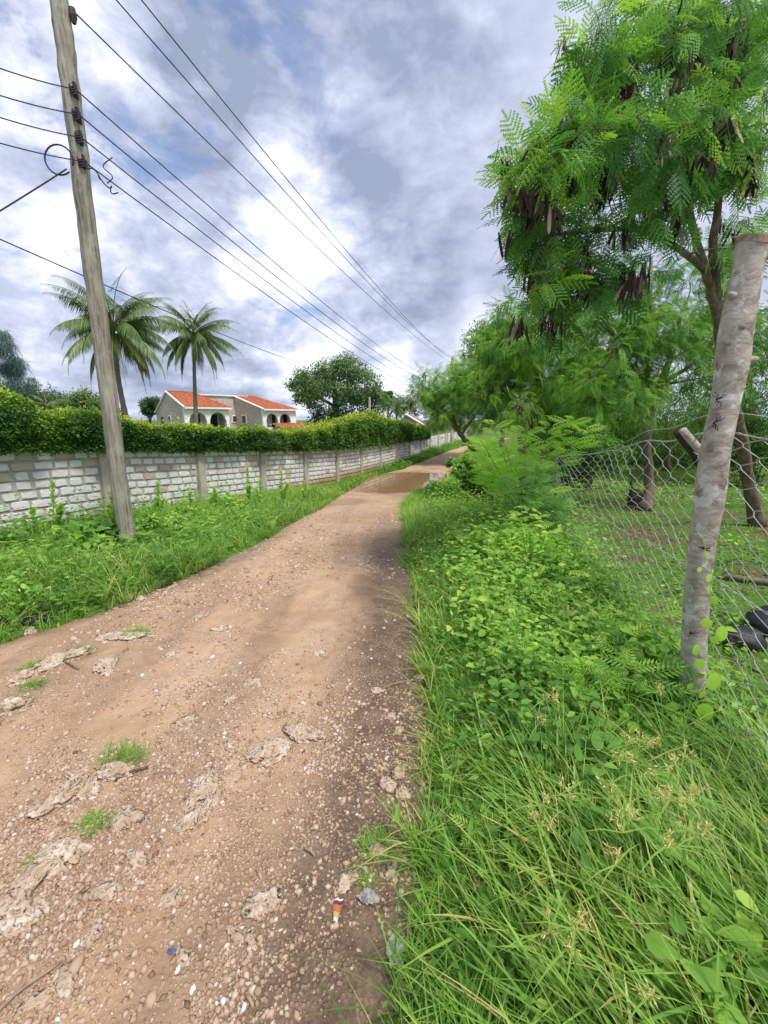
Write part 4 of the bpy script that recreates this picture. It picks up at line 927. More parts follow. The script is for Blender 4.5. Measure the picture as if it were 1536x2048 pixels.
# top fittings of the near pole (above the picture)
tp = polept(-190); ca = math.radians(12)
under(MB().box(tp+np.array([.30, 0, 0]), (1.7, .12, .14), ca).build('crossarm', M['bark']), pole)
def wire(a, b, sag, r, label, name='overhead_wire', mat='cable', n=40):
    t = np.linspace(0, 1, n)[:, None]; a, b = np.array(a), np.array(b); P = a*(1-t)+b*t; P[:, 2] -= (4*t*(1-t))[:, 0]*sag
    root = tag(MB().tube(P, r, 5).build(name, M[mat], loc=a), label, 'wire', 'overhead wires'); return root
w1 = polept(20)+np.array([.13, 0, 0])
wire(w1, fins[0], .35, .008, 'overhead wire fixed nearest the top of the wooden pole in view')
wire(at(170, -72, pb[1]), fins[1], .55, .008, 'lower of the two high wires entering at the top edge')
wire(at(207, -95, pb[1]), fins[2], .62, .008, 'highest overhead wire, crossing the top edge furthest right')
for px, py in ((170, -72), (207, -95), (118, 20)):
    q = at(px, py, pb[1]) if py < 0 else w1
    under(MB().tube([q-np.array([0, 0, .12]), q-np.array([0, 0, .05]), q+np.array([0, 0, .02])], [.02, .04, .03], 8).build('insulator', M['dark']), pole)
knots = [(147, 187), (153, 237), (158, 281), (163, 328)]; lefts = [(0, 88), (0, 143), (0, 188), (0, 240)]; rights = [(826, 771), (819, 781), (812, 790), (806, 800)]
nm = ['topmost', 'second', 'third', 'lowest']
for i in range(4):
    k = polept(knots[i][1])+np.array([.095, -.07, 0]); e = fpb*(1-(.72-.05*i))+fpt*(.72-.05*i)
    wire(k, e, .75, .0075, nm[i]+' of four parallel low wires running from the pole to the far bend')
    # continue to the left, towards the previous pole behind the camera's left
    ql = at(*lefts[i], 4.6); d = ql-k; wire(k, k+d*5., .30, .006, nm[i]+' of four parallel wires running from the pole out of the left edge')
    mb = MB(); 
    for c in range(4):
        a = np.linspace(0, 2*math.pi, 10); mb.tube(np.stack([k[0]-.02+.035*np.cos(a), k[1]+.02*np.sin(a)-.01, k[2]+.035*np.sin(a)-.035+.024*c], -1), .009, 5, cap=False)
    mb.box(k+np.array([-.03, .03, -.01]), (.05, .05, .13)); under(mb.build('wire_knot', M['cable'], smooth=True), pole)
wire(at(-60, 452, 10.), at(640, 738, 38.), .25, .016, 'single dark wire crossing low from the left edge past the palms')
sk = polept(345)+np.array([-.1, -.09, 0]); sg = at(0, 413, 4.9)
wire(sk, sk+(sg-sk)*4.2, .05, .008, 'thick stay wire slanting down from the pole to the left edge', 'stay_wire')
a = np.linspace(-.4, 2*math.pi-.9, 22); k4 = polept(330)
mb = MB(); mb.tube(np.stack([k4[0]-.14+.16*np.cos(a), np.full(22, k4[1]-.14), k4[2]-.01+.15*np.sin(a)], -1), .009, 5); under(mb.build('wire_loop', M['cable'], smooth=True), pole)
t = np.linspace(0, 1, 40); k4 = k4+np.array([.1, -.1, 0]); mb = MB()
mb.tube(np.stack([k4[0]+.30*t+.02*np.sin(t*20), k4[1]+.1*t+.03*np.cos(t*17), k4[2]-.30*t+.03*np.sin(t*26)], -1), .007, 5)
t2 = np.linspace(0, 1, 20); mb.tube(np.stack([k4[0]+.22+.06*np.sin(t2*7)+.06*t2, k4[1]+.05+0*t2, k4[2]-.2+.26*t2], -1), .006, 5)
under(mb.build('loose_wire_tail', M['cable'], smooth=True), pole)
gp = at(739, 845, 42.); gp[2] = -.5
tag(MB().tube([gp, at(739, 815, 42.), at(739, 794, 42.)], [.12, .11, .10], 8).build('plain_post', M['concrete'], loc=gp), 'plain grey post standing up behind the hedge before the big tree', 'post')

# ------------------------------------------------------------------ wire fence and its posts
fr_ = empty('wire_fence', (FA[0], FA[1], 0), 'sagging galvanised wire mesh fence along the right verge', 'fence')
Lf = np.linalg.norm(FB-FA); fu = (FB-FA)/Lf; fn = np.array([fu[1], -fu[0]])
def ftop(s):                                                 # top of mesh above z=0 by metres along from near post
    return np.interp(s, [-4, -1.2, 0, 1.2, 3., 6.6, 12], [1.5, 1.62, 1.66, 1.52, 1.30, 1.02, .5])
def fbot(s): return np.array([f1(gz(FA[0]+fu[0]*q, FA[1]+fu[1]*q)) for q in np.atleast_1d(s)])-.02
NCELL = 13; pitch = .118
def fpt(s, v):                                               # v 0..1 up the mesh
    s = np.atleast_1d(s).astype(float); v = np.atleast_1d(v).astype(float)
    zb, zt = fbot(s), ftop(s)
    dx = n2(s*1.3, v*4, 1., 2, 90.)*.08; dn = n2(s, v*3, .9, 2, 91.)*.10; dz = n2(s*1.1, v*4, 1.2, 2, 92.)*.06
    s2 = s+dx; return np.stack([FA[0]+fu[0]*s2+fn[0]*dn, FA[1]+fu[1]*s2+fn[1]*dn, zb+(zt-zb)*v+dz], -1)
ss = np.arange(-2.6, 7.2, pitch)
for i, s0 in enumerate(ss):
    n = NCELL*2+1; v = np.linspace(0, 1, n); zig = np.where(np.arange(n) % 2 == 0, 1, -1)*(1 if i % 2 == 0 else -1)*pitch*.53
    # each strand: straight runs with short hooks where it twists round its neighbour
    sv = []; vv = []
    for k in range(n):
        sv += [s0+zig[k]*.86, s0+zig[k]*1.04]; vv += [max(v[k]-.006, 0), min(v[k]+.006, 1)]
    P = fpt(np.array(sv)+R.normal(0, .004, len(sv)), np.array(vv))
    mb = MB().tube(P, .0026 if s0 < 3 else .0029, 4 if s0 < 2.5 else 3, cap=False)
    under(mb.build('wire_strand', M['wire'], smooth=True), fr_)
for v_, r in ((1.0, .0026), (.52, .0022), (.03, .0022)):
    s = np.arange(-2.6, 7.3, .06); mb = MB()
    for ph in (0, math.pi):
        P = fpt(s, np.full(len(s), v_)); P[:, 2] += .004*np.sin(s*70+ph); P[:, :2] += fn*(.004*np.cos(s*70+ph))[:, None]; mb.tube(P, r, 4, cap=False)
    under(mb.build('line_wire', M['wire'], smooth=True), fr_)
# barbed top strand
s = np.linspace(-2.6, 7.2, 90); P = fpt(s, np.full(90, 1.0)); P[:, 2] += .10-.10*sm(0, 3, np.abs(s)); mb = MB().tube(P, .0022, 4, cap=False); under(mb.build('line_wire', M['wire']), fr_)
# the trunk post
def post():
    b = np.array([1.80, 2.18, 0.]); b[2] = f1(gz(b[0], b[1]))-.1
    root = empty('fence_post', b, 'stout pale trunk post sawn flat on top, holding the wire fence', 'post', 'posts of the wire fence')
    px = [(1376, 1475, 58), (1384, 1400, 54), (1389, 1250, 50), (1402, 1100, 52), (1420, 990, 58), (1430, 900, 54), (1452, 800, 52), (1464, 730, 60), (1470, 670, 58), (1484, 600, 54), (1496, 540, 50), (1508, 478, 56)]
    P = np.array([at(x, y, 2.18) for x, y, w in px]); P[0] = b; rr = np.array([w for *_, w in px])*.5*2.0/F
    tt = np.linspace(0, len(P)-1, 60); Q = np.stack([np.interp(tt, range(len(P)), P[:, k]) for k in range(3)], -1); r_ = np.interp(tt, range(len(P)), rr)*(1+.05*n2(tt, tt*0, .9, 2, 5.))
    for _ in range(2): Q[1:-1] = (Q[:-2]+2*Q[1:-1]+Q[2:])/4
    under(MB().tube(Q, r_, 22, cap=False).build('trunk', M['post'], smooth=True), root)
    d = unit(Q[-1]-Q[-3]); mb = MB(); n = 22; a = np.arange(n)*2*math.pi/n; u_ = unit(np.cross(d, (0, 1., 0))); w_ = np.cross(d, u_)
    top = Q[-1]+(np.cos(a)[:, None]*u_+np.sin(a)[:, None]*w_)*r_[-1]*1.01+d*(.004+.012*np.cos(a*2))[:, None]
    mb.add(np.concatenate([top, [Q[-1]+d*.006], top-d*.03]), [(i, (i+1) % n, n+1+(i+1) % n, n+1+i) for i in range(n)]); mb.f.append(np.array([(n, i, (i+1) % n) for i in range(n)]))
    under(mb.build('sawn_top', M['cut']), root)
    def stub(px_, py_, dx, dz, r0, l, dy=-.02):
        c = at(px_, py_, 2.18); dd = unit(np.array([dx, dy*20, dz])); t = np.linspace(0, 1, 7)
        under(MB().tube(c[None]+dd*(l*t)[:, None], r0*np.array([2.6, 2.0, 1.5, 1.15, 1., .85, .45]), 10).build('branch_stub', M['post'], smooth=True), root)
    stub(1478, 598, -1, .2, .017, .085); stub(1468, 662, -.2, .1, .017, .078, -.05); stub(1474, 722, 1, .1, .016, .085); stub(1420, 1000, .2, .1, .012, .062, -.05)
    for py in (800, 845, 1095, 1265):                       # ties of twisted rusty wire
        c = at(1450-(py-800)*.115-18, py, 2.10); mb = MB()
        for k in range(9):
            a_ = rnd.uniform(0, 6.28); l = rnd.uniform(.015, .05); mb.tube([c, c+np.array([math.cos(a_)*l*.5, -.02-rnd.random()*.015, math.sin(a_)*l*.5]), c+np.array([math.cos(a_)*l, -.02, math.sin(a_)*l])], .0022, 3)
        under(mb.build('wire_tie', M['dead']), root)
post()
b = np.array([2.90, 8.67, 0]); b[2] = f1(gz(b[0], b[1]))-.1
p2 = empty('fence_post', b, 'greyish round fence post half hidden behind the lime sapling', 'post', 'posts of the wire fence')
under(MB().tube([b, at(1046, 960, 8.67), at(1043, 900, 8.67), at(1042, 866, 8.67)], [.085, .08, .08, .075], 12).build('trunk', M['bark'], smooth=True), p2)
# split bleached stake behind the post
b = at(1412, 925, 2.55); t_ = at(1368, 860, 2.5)
sp_ = empty('split_stake', b, 'short split stake with bleached end leaning behind the pale trunk post', 'stake')
t = np.linspace(0, 1, 8)[:, None]; P = b*(1-t)+t_*t; P[:, 0] += .008*np.sin(t[:, 0]*5)
under(MB().tube(P, np.linspace(.028, .022, 8), 9).build('stake', M['silver'], smooth=True), sp_); under(MB().tube(P+np.array([-.016, .02, -.012]), np.linspace(.03, .022, 8), 8).build('dark_half', M['dead'], smooth=True), sp_)

# ------------------------------------------------------------------ vine with round leaves, saplings, shrubs and stalk weeds
def vine():
    px = [(1425, 1440), (1440, 1380), (1432, 1330), (1420, 1290), (1428, 1230), (1424, 1170), (1415, 1110), (1398, 1065)]
    P = np.array([at(x, y, 1.98) for x, y in px]); root = empty('climbing_vine', P[0], 'slender vine with round lime leaves climbing beside the trunk post', 'vine')
    tt = np.linspace(0, 7, 40); Q = np.stack([np.interp(tt, range(8), P[:, k]) for k in range(3)], -1); Q[:, 0] += .012*np.sin(tt*5)
    under(MB().tube(Q, .0022, 4, .9).build('stem', M['lime']), root)
    n = 12; a = np.arange(n)*2*math.pi/n
    for lx, ly, sz, tn_ in [(1430, 1365, 38, .8), (1446, 1268, 32, .8), (1412, 1425, 36, .6), (1438, 1468, 34, .5), (1400, 1328, 20, .7), (1394, 1300, 24, .7), (1432, 1280, 20, .7), (1414, 1246, 20, .8), (1428, 1200, 16, .9), (1420, 1178, 15, .9), (1419, 1157, 16, .9), (1400, 1140, 11, 1.), (1415, 1110, 9, 1.), (1460, 1432, 22, .6), (1468, 1452, 26, .4), (1406, 1390, 18, .7)]:
        c = at(lx, ly, 1.95+rnd.uniform(-.04, .04)); r = sz*.5*2.0/F
        # heart/round leaf facing the camera and the light
        R_ = frames(np.array([[rnd.uniform(-.5, .5), rnd.uniform(-.3, .1), -1.]]), np.array([[rnd.uniform(-.5, .5), -1., .5]]))[0]
        x = np.cos(a)*r; y = np.sin(a)*r*1.05; z = -.18*np.abs(x)**1.5/r**.5+.15*y*y/r*-1
        V = np.concatenate([np.stack([x, y, z], -1), [(0, -.1*r, .02*r)]])@R_.T+c
        under(MB().add(V, [(n, i, (i+1) % n) for i in range(n)], tn_).build('leaf', M['lime'], smooth=True), root)
vine()
def sapling(label, base, stems, nl, size, mat='lime', tmpl=BIPIN_B, name='sapling', tb=.6, spread=.5, sr=.008, group=None, cat='sapling'):
    """stems: list of tip points; leaves along each stem"""
    base = np.array(base); root = empty(name, base, label, cat, group); st = MB(); fo = MB()
    for tip in stems:
        tip = np.array(tip); t = np.linspace(0, 1, 9)[:, None]; mid = base*.5+tip*.5+np.array([0, 0, .1])*np.linalg.norm(tip-base)
        Q = (1-t)**2*base+2*t*(1-t)*mid+t*t*tip; st.tube(Q, np.linspace(sr, sr*.35, 9), 5, cap=False)
        s = (.25+.75*np.sqrt((np.arange(nl)+R.random(nl)*.8)/nl)).clip(0, 1); P = np.stack([np.interp(s, t[:, 0], Q[:, k]) for k in range(3)], -1)
        a = np.arange(nl)*2.4+R.random(nl); ax = unit(tip-base); d = np.stack([np.cos(a), np.sin(a), np.zeros(nl)], -1)*(1.1-s*.3)[:, None]+ax*spread+np.array([0, 0, .05])
        fo.inst(*tmpl, P, frames(d, np.tile((0, -.55, .8), (nl, 1))), size*R.uniform(.65, 1.15, nl)*(1.1-.35*s), np.clip(tb-.2+.4*s+R.normal(0, .12, nl), 0, 1))
    under(st.build('stem', M['bark']), root); under(fo.build('foliage', M[mat]), root); return root
def gp3(px, py, Y): p = at(px, py, Y); p[2] = f1(gz(p[0], p[1])); return p
sapling('bright lime feathery sapling before the round fence post', gp3(1050, 1040, 6.4), [at(x, y, 6.3) for x, y in [(985, 850), (1010, 890), (1050, 860), (1100, 850), (1150, 835), (1175, 850), (1095, 905), (985, 940), (1140, 890), (960, 880)]], 12, .33, tb=.68)
sapling('second lime feathery sapling low beside the road edge shrubs', gp3(985, 1010, 7.6), [at(x, y, 7.5) for x, y in [(975, 880), (990, 920), (1015, 940), (960, 905)]], 11, .33, tb=.55)
sapling('dull green feathery sapling growing through the wire fence', gp3(1060, 1040, 5.3), [at(x, y, 5.2) for x, y in [(1075, 930), (1040, 960), (1095, 980), (1110, 1010)]], 12, .3, 'leuc', tb=.55)
sapling('yellow-green small-leaved shrub on the right verge before the fence', gp3(1060, 1190, 4.0), [at(x, y, 3.9+.2*rnd.random()) for x, y in [(1040, 1040), (1065, 1080), (1000, 1075), (1090, 1070), (1120, 1110), (1010, 1120), (1060, 1060), (1140, 1150), (1085, 1130), (985, 1130)]], 34, .045, 'lime', OVAL, 'shrub', .4, .4, .006, cat='shrub')
for i, (px, py, sz, lab) in enumerate([(1250, 1390, .2, 'ferny seedling among the weeds left of the trunk post base'), (1180, 1400, .18, 'ferny seedling with yellow-green leaves left of the sedge heads'), (1225, 1310, .2, 'ferny seedling against the wire mesh above the weeds'), (975, 1660, .12, 'tiny ferny seedling in the turf near the road edge')]):
    b = G(px, py+40); sapling(lab, b, [b+np.array([rnd.uniform(-.1, .1), rnd.uniform(-.1, .1), sz*1.6]) for _ in range(2)], 7, sz, 'lime' if i == 1 else 'weed', PINN if i != 1 else BIPIN_S, 'seedling', .55, .4, .003, 'ferny seedlings on the right verge', 'seedling')
# climber-covered bush by the far right bend
def bush(name, label, px, py, Y, ax, ay, n, size, mat, tb, tmpl=LEAF4, nc=16, cat='bush', group=None):
    b = at(px, py, Y); b[2] = f1(gz(b[0], b[1])); m = Y/F
    return tree(name, label, [[b, b+np.array([0, 0, .15]), b+np.array([0, 0, .35])]], [[.03, .02, .012]], [c for c in crown([(px, py, Y, ax, ay, ax*m*.7, nc, ax*m*.33)]) if c[2] > b[2]+.03], tmpl, n, size, mat, group, tb=tb, twig=.006, cat=cat)
bush('bush', 'dark climber-covered bush at the right verge below the lime sapling', 960, 955, 9.2, 38, 38, 2600, .085, 'weed', .35)
bush('bush', 'grey-green scrubby bush beside the far end of the puddle', 925, 930, 16, 30, 18, 1500, .13, 'weed', .3)
bush('bush', 'light green bush above the right grass verge in mid-distance', 900, 985, 10.5, 50, 22, 2000, .09, 'weed', .6)
bush('bush', 'large-leaved green bush just left of the utility pole base', 175, 1085, 5.6, 75, 38, 620, .15, 'weed', .5, OVAL)
bush('bush', 'small-leaved green bush just right of the utility pole base', 320, 1055, 6.3, 55, 32, 1500, .06, 'weed', .55, OVAL)
bush('bush', 'rounded leafy bush before the wall at the left edge', 50, 1110, 5.2, 60, 26, 1500, .075, 'weed', .5, OVAL)
bush('bush', 'light green bush against the wall left of the pole', 135, 1085, 5.9, 45, 30, 1300, .07, 'weed', .68, OVAL)
bush('bush', 'green bush behind the pole base touching the wall', 235, 1050, 6.9, 50, 32, 1300, .075, 'weed', .6, OVAL)
bush('bush', 'low leafy bush on the verge between pole and second pillar', 385, 1045, 7.4, 55, 28, 1400, .075, 'weed', .62, OVAL)
bush('bush', 'low bush on the verge before the third pillar', 480, 1020, 8.8, 45, 22, 1200, .085, 'weed', .55, OVAL)
# stalk weeds in front of the wall
stalks = [(105, 965, 1060, 6.1, 'tall spiky weed stalk against the wall, second from the left edge'), (65, 1018, 1075, 5.9, 'spiky weed stalk against the wall nearest the left edge'), (315, 965, 1030, 7.6, 'spiky weed stalk against the wall just right of the pole'), (225, 990, 1050, 6.2, 'spiky weed stalk directly left of the pole'),
          (380, 985, 1030, 8.2, 'leafy stalk weed in front of the second visible pillar'), (428, 975, 1015, 8.6, 'leafy stalk weed right of the second visible pillar'), (495, 935, 1005, 9., 'tallest leafy stalk weed in mid verge before the wall'), (520, 960, 1005, 9.2, 'short stalk weed right of the tallest verge weed'), (562, 940, 1000, 9.6, 'slim leafy stalk weed before the third pillar'), (610, 962, 990, 10.5, 'small stalk weed furthest along the wall'), (455, 985, 1010, 8.8, 'low stalk weed left of the tallest verge weed')]
for px, pt, pb_, Y, lab in stalks:
    b = gp3(px+3, pb_, Y); tip = at(px, pt, Y)
    tips = [tip]+[b*.35+tip*.65+np.array([rnd.uniform(-.16, .16), rnd.uniform(-.1, .1), rnd.uniform(-.12, .05)]) for _ in range(3)]
    sapling(lab, b, tips, 32, .09, 'weed', LEAF4, 'stalk_weed', .75, .9, .006, 'stalk weeds along the wall', 'weed')
# castor-like palmate leaves
def palmate(px, py, Y, r, lab):
    c = at(px, py, Y); b = c.copy(); b[2] = f1(gz(b[0], b[1])); root = empty('palmate_weed', b, lab, 'weed', 'palmate-leaved weeds right of the pole')
    under(MB().tube([b, (b+c)/2, c], .006, 5).build('stem', M['weed']), root)
    for q in range(3):
        cc = c+np.array([rnd.uniform(-.12, .12), rnd.uniform(-.1, .1), rnd.uniform(-.06, .03)]); mb = MB(); a = np.linspace(-2.3, 2.3, 7)+rnd.uniform(0, 6)
        d = np.stack([np.cos(a), np.sin(a), np.full(7, -.15)], -1); mb.inst(*LANCE, np.tile(cc, (7, 1)), frames(d, np.tile((0, -.35, 1.), (7, 1))), r*R.uniform(.8, 1.1, 7)*np.array([[1.7, 1, 1]]).T[0] if False else r*R.uniform(.85, 1.1, 7), .75)
        mb.inst(*DIA, np.tile(cc, (7, 1)), frames(d, np.tile((0, -.35, 1.), (7, 1))), r*.62*np.ones(7), .8)
        under(mb.build('leaf', M['weed']), root)
palmate(372, 1052, 6.2, .13, 'palmate-leaved weed nearest the pole on its right side'); palmate(438, 1050, 6.6, .13, 'palmate-leaved weed further right of the pole near the road edge'); palmate(395, 1042, 6.5, .11, 'palmate-leaved weed behind the other two right of the pole')

# flowering sedge stalks
heads = [(1255, 1490), (1280, 1480), (1300, 1495), (1240, 1520), (1225, 1600), (1215, 1570), (1245, 1615), (1260, 1640), (1340, 1600), (1320, 1590), (1380, 1610), (1395, 1590), (1330, 1620), (1350, 1530), (1370, 1510), (1290, 1545), (1245, 1665), (1375, 1660), (1400, 1670), (1335, 1690), (1230, 1730), (1100, 1865), (1135, 1895), (1150, 1860), (1120, 1590), (1085, 1610), (1070, 1640), (1095, 1650), (1140, 1580), (1320, 1385), (1140, 1225), (1165, 1210), (1180, 1230), (1090, 1400), (1110, 1395), (1080, 1445), (1200, 1285), (990, 1300), (1300, 1990)]
FLW = (np.array([(0, 0, 0), (.11, .45, 0), (0, 1, 0), (-.11, .45, 0)]), np.array([(0, 1, 2, 3)]))
ORD = 'first second third fourth fifth sixth seventh eighth ninth tenth eleventh twelfth thirteenth fourteenth'.split()
BANDS = [(0, 1420, 'near the wire mesh above the long grass'), (1420, 1560, 'in the upper row of the long grass'), (1560, 1625, 'in the middle row of the long grass'), (1625, 1780, 'in the lower row of the long grass'), (1780, 3000, 'low down near the bottom edge')]
def sedge_label(h):
    a, b, txt = next(q for q in BANDS if q[0] <= h[1] < q[1]); row = sorted(k for k in heads if a <= k[1] < b)
    return 'straw-yellow sedge head, %s from the left %s' % (ORD[row.index(h)], txt)
for i, (px, py) in enumerate(heads):
    d = pdir(px, py); zt = .46+.16*rnd.random() if py > 1350 else .5; t = (HC-zt)/-d[2]; tip = np.array([0, 0, HC])+d*t
    b = np.array([tip[0]+rnd.uniform(-.05, .15), tip[1]+rnd.uniform(-.1, .1), 0]); b[2] = f1(gz(b[0], b[1]))
    root = empty('flowering_sedge', b, sedge_label((px, py)), 'sedge', 'flowering sedges on the right verge')
    tt = np.linspace(0, 1, 7)[:, None]; mid = b*.6+tip*.4+np.array([0, 0, .1]); Q = (1-tt)**2*b+2*tt*(1-tt)*mid+tt*tt*tip
    under(MB().tube(Q, .0016, 3, .5, cap=False).build('stem', M['sedge']), root)
    fl = MB()
    for c in range(rnd.randrange(3, 6)):
        ray = unit(np.array([rnd.uniform(-1, 1), rnd.uniform(-1, 1), rnd.uniform(.2, 1.1)])); e = tip+ray*rnd.uniform(.005, .045); fl.tube([tip, (tip+e)/2, e], .0009, 3, .2, cap=False); k = 11
        fl.inst(*FLW, np.tile(e, (k, 1))+R.normal(0, .004, (k, 3)), frames(R.normal(0, 1, (k, 3))+ray*.9, R.normal(0, 1, (k, 3))), R.uniform(.010, .020, k), R.random(k))
    under(fl.build('flower_head', M['flower']), root)
    br = MB(); ang = R.uniform(0, 6.28, 4); dd = np.stack([np.cos(ang), np.sin(ang), np.full(4, .1)], -1); NB = (np.array([(-.02, 0, 0), (.02, 0, 0), (.016, .5, .03), (-.016, .5, .03), (0, 1, -.15)]), np.array([(0, 1, 2), (0, 2, 3), (3, 2, 4)]))
    br.inst(*NB, np.tile(tip, (4, 1)), frames(dd), R.uniform(.08, .16, 4), .6); under(br.build('bract', M['sedge']), root)

# ------------------------------------------------------------------ stones, gravel and litter on the road
def ico(n):
    import bmesh
    bm = bmesh.new(); bmesh.ops.create_icosphere(bm, subdivisions=n, radius=1.); bm.verts.ensure_lookup_table()
    V = np.array([v.co[:] for v in bm.verts]); Fc = np.array([[v.index for v in f.verts] for f in bm.faces]); bm.free(); return V, Fc
IC4, IC3, IC1 = ico(5), ico(3), ico(1)
def rock(px, py, w, l, h, lab, seed, pit=.0, name='coral_rock'):
    V, Fc = IC4 if w > .1 else IC3; b = G(px, py); q = V*1.; s = seed*7.7
    disp = 1+.45*fbm(q*1.5+s, 3)-.30*np.abs(fbm(q*2.6+s, 3))+.12*fbm(q*6+s, 2)
    q = q*disp[:, None]
    c = fbm(V*2.9+s+9, 3); holes = sm(.12, .30, c); q = q*(1-(.42+pit)*holes[:, None]) ; q += V*(.05*fbm(V*8+s, 2))[:, None]
    a = rnd.uniform(0, 3.14); q = q*np.array([w, l, h]); q = np.stack([q[:, 0]*math.cos(a)-q[:, 1]*math.sin(a), q[:, 0]*math.sin(a)+q[:, 1]*math.cos(a), q[:, 2]], -1)
    o = MB().add(q, Fc).build(name, M['rock'], smooth=True); o.location = b+np.array([0, 0, -h*.08]); tag(o, lab, 'rock', 'coral rocks bedded in the dirt road'); return o
rocks = [(255, 1645, .10, .065, .04, 'angular pitted rock with grass tuft at its left'), (540, 1505, .11, .09, .04, 'honeycombed brown rock near the middle of the road'), (605, 1465, .13, .06, .03, 'flat pitted rock just above the honeycombed one'),
 (252, 1275, .24, .09, .045, 'long jagged rock outcrop with grass tuft near the left verge'), (120, 1325, .24, .09, .05, 'ragged rock row on the left part of the road below the outcrop'), (212, 1335, .14, .08, .05, 'dark-holed rock below the long outcrop'), (50, 1358, .11, .07, .04, 'rounded rock near the left edge beside small grass'), (15, 1420, .14, .09, .05, 'rock at the left edge with a grass tuft on its right'),
 (135, 1590, .14, .07, .06, 'grey-topped knobbly rock left of the road tuft, below it'), (230, 1553, .12, .05, .04, 'low rock directly below the largest road tuft'), (165, 1565, .15, .04, .03, 'long thin rock between tuft and knobbly rock'), (405, 1590, .16, .07, .04, 'branching pitted rock in the lower middle of the road'), (380, 1645, .07, .04, .035, 'small holed rock below the branching one'),
 (125, 1715, .11, .07, .055, 'pale overhanging rock at lower left with dark hollow'), (75, 1755, .10, .08, .055, 'grey mossy rock at lower left beside small grass'), (40, 1820, .11, .07, .05, 'big holed rock at the lower left edge'), (275, 1720, .06, .035, .025, 'flat pale stone below the pitted rock with grass'), (210, 1795, .07, .04, .03, 'small ridged rock in the lower left gravel'),
 (525, 1800, .085, .05, .018, 'flat smooth pale slab with a hole in lower middle'), (470, 1862, .05, .02, .018, 'narrow holed slab left of the dark track'), (500, 1880, .035, .02, .015, 'small slab beside the narrow holed slab'), (185, 1880, .05, .03, .02, 'grey lump in the lower left gravel'), (130, 1965, .05, .03, .02, 'long pale stone near the bottom left'), (75, 2005, .05, .025, .02, 'brown-stained stone at the bottom left corner'), (340, 1790, .045, .03, .02, 'lumpy stone in the lower centre-left gravel'), (365, 1905, .035, .025, .015, 'pale chip rock beside the blue scrap'),
 (757, 1383, .035, .05, .02, 'white triangular stone near the right verge'), (782, 1435, .05, .03, .02, 'flat pale stone below the white triangular one'), (777, 1572, .045, .05, .03, 'tan boulder stone beside the dark stain at the right edge'), (805, 1588, .05, .04, .025, 'grey stone right of the tan one at the grass edge'), (800, 1545, .04, .06, .03, 'pinkish stone above the tan one at the grass edge'), (845, 1338, .05, .03, .02, 'pale flat stone half under the right grass, farthest up'), (838, 1355, .05, .02, .015, 'thin pale stone by the dark puddle edge at right'), (797, 1465, .04, .03, .02, 'cream stone in the dark soil at right'), (505, 1365, .07, .05, .035, 'ridged rock in the road centre'), (470, 1345, .05, .03, .02, 'small rock left of the ridged centre rock'), (370, 1440, .08, .03, .025, 'white streaked rock above the branching one'), (460, 1400, .05, .03, .03, 'white-topped rock in the road centre'), (400, 1235, .12, .05, .03, 'low rock on the left half beyond the outcrop'), (440, 1255, .12, .05, .035, 'crusty rock ridge in the middle distance'), (345, 1310, .08, .05, .03, 'ring-shaped rock in the middle of the left half'), (640, 1310, .07, .05, .03, 'rock pair in the middle of the road'), (755, 1705, .045, .035, .03, 'mossy rock under the grass tuft by the right edge'), (690, 1765, .06, .03, .02, 'yellowish crumbly rock in the dark soil'), (785, 1755, .04, .03, .02, 'dark grey stone below the edge tuft'), (255, 1197, .06, .05, .04, 'pale stone at the left grass edge'), (283, 1197, .06, .05, .04, 'white stone at the left grass edge, right of its pale neighbour'), (60, 1262, .09, .05, .04, 'yellow stone under the left verge grass')]
for i, (px, py, w, l, h, lab) in enumerate(rocks): rock(px, py, w, l, h, lab, i+1, .15 if 'pit' in lab or 'hol' in lab or 'honey' in lab else 0.)
# loose gravel: thousands of chips, densest where the photograph shows them
gv = MB(); V1, F1 = IC1
OCT = (np.array([(1, 0, 0), (-1, 0, 0), (0, 1, 0), (0, -1, 0), (0, 0, 1), (0, 0, -1.)]), np.array([(0, 2, 4), (2, 1, 4), (1, 3, 4), (3, 0, 4), (2, 0, 5), (1, 2, 5), (3, 1, 5), (0, 3, 5)]))
def gravel(N, Y0, Y1, smin, smax, p=1., white=.02, tmpl=OCT, thr=-.35):
    Y = Y0+(Y1-Y0)*R.random(N)**p; half = .25+1.0*Y; X = R.uniform(np.maximum(-half, roadL(Y)), roadR(Y)+.03)
    k = (n2(X, Y, 1.4, 3, 80.)+.35*n2(X, Y, 5., 2, 81.) > thr+R.uniform(0, .7, N)) & (pud_sd(X, Y) > .2)
    e = roadR(Y)-X+.12*n2(X, Y, .7, 2, 83.); dk = (e < .45) & (R.random(N) < .55); k &= ~dk
    k &= ~((np.abs(e-.82) < .20) & (R.random(N) < .5)) & ~((np.abs(e-2.25) < .24) & (R.random(N) < .45))
    X, Y = X[k], Y[k]; n = len(X); s = smin+(smax-smin)*R.random(n)**4
    d = R.normal(0, 1, (n, 3)); d[:, 2] *= .2; sc = np.stack([s*R.uniform(.6, 1.1, n), s*R.uniform(.9, 1.6, n), s*R.uniform(.35, .7, n)], -1)
    z = rz(X, Y)+s*.02; tint = np.clip(R.normal(.55, .17, n), 0, .9); w_ = R.random(n) < white; tint[w_] = R.uniform(.94, 1., w_.sum())
    jit = tmpl[0]*R.uniform(.8, 1.15, (len(tmpl[0]), 1))
    gv.inst(jit, tmpl[1], np.stack([X, Y, z], -1), frames(d), sc, tint)
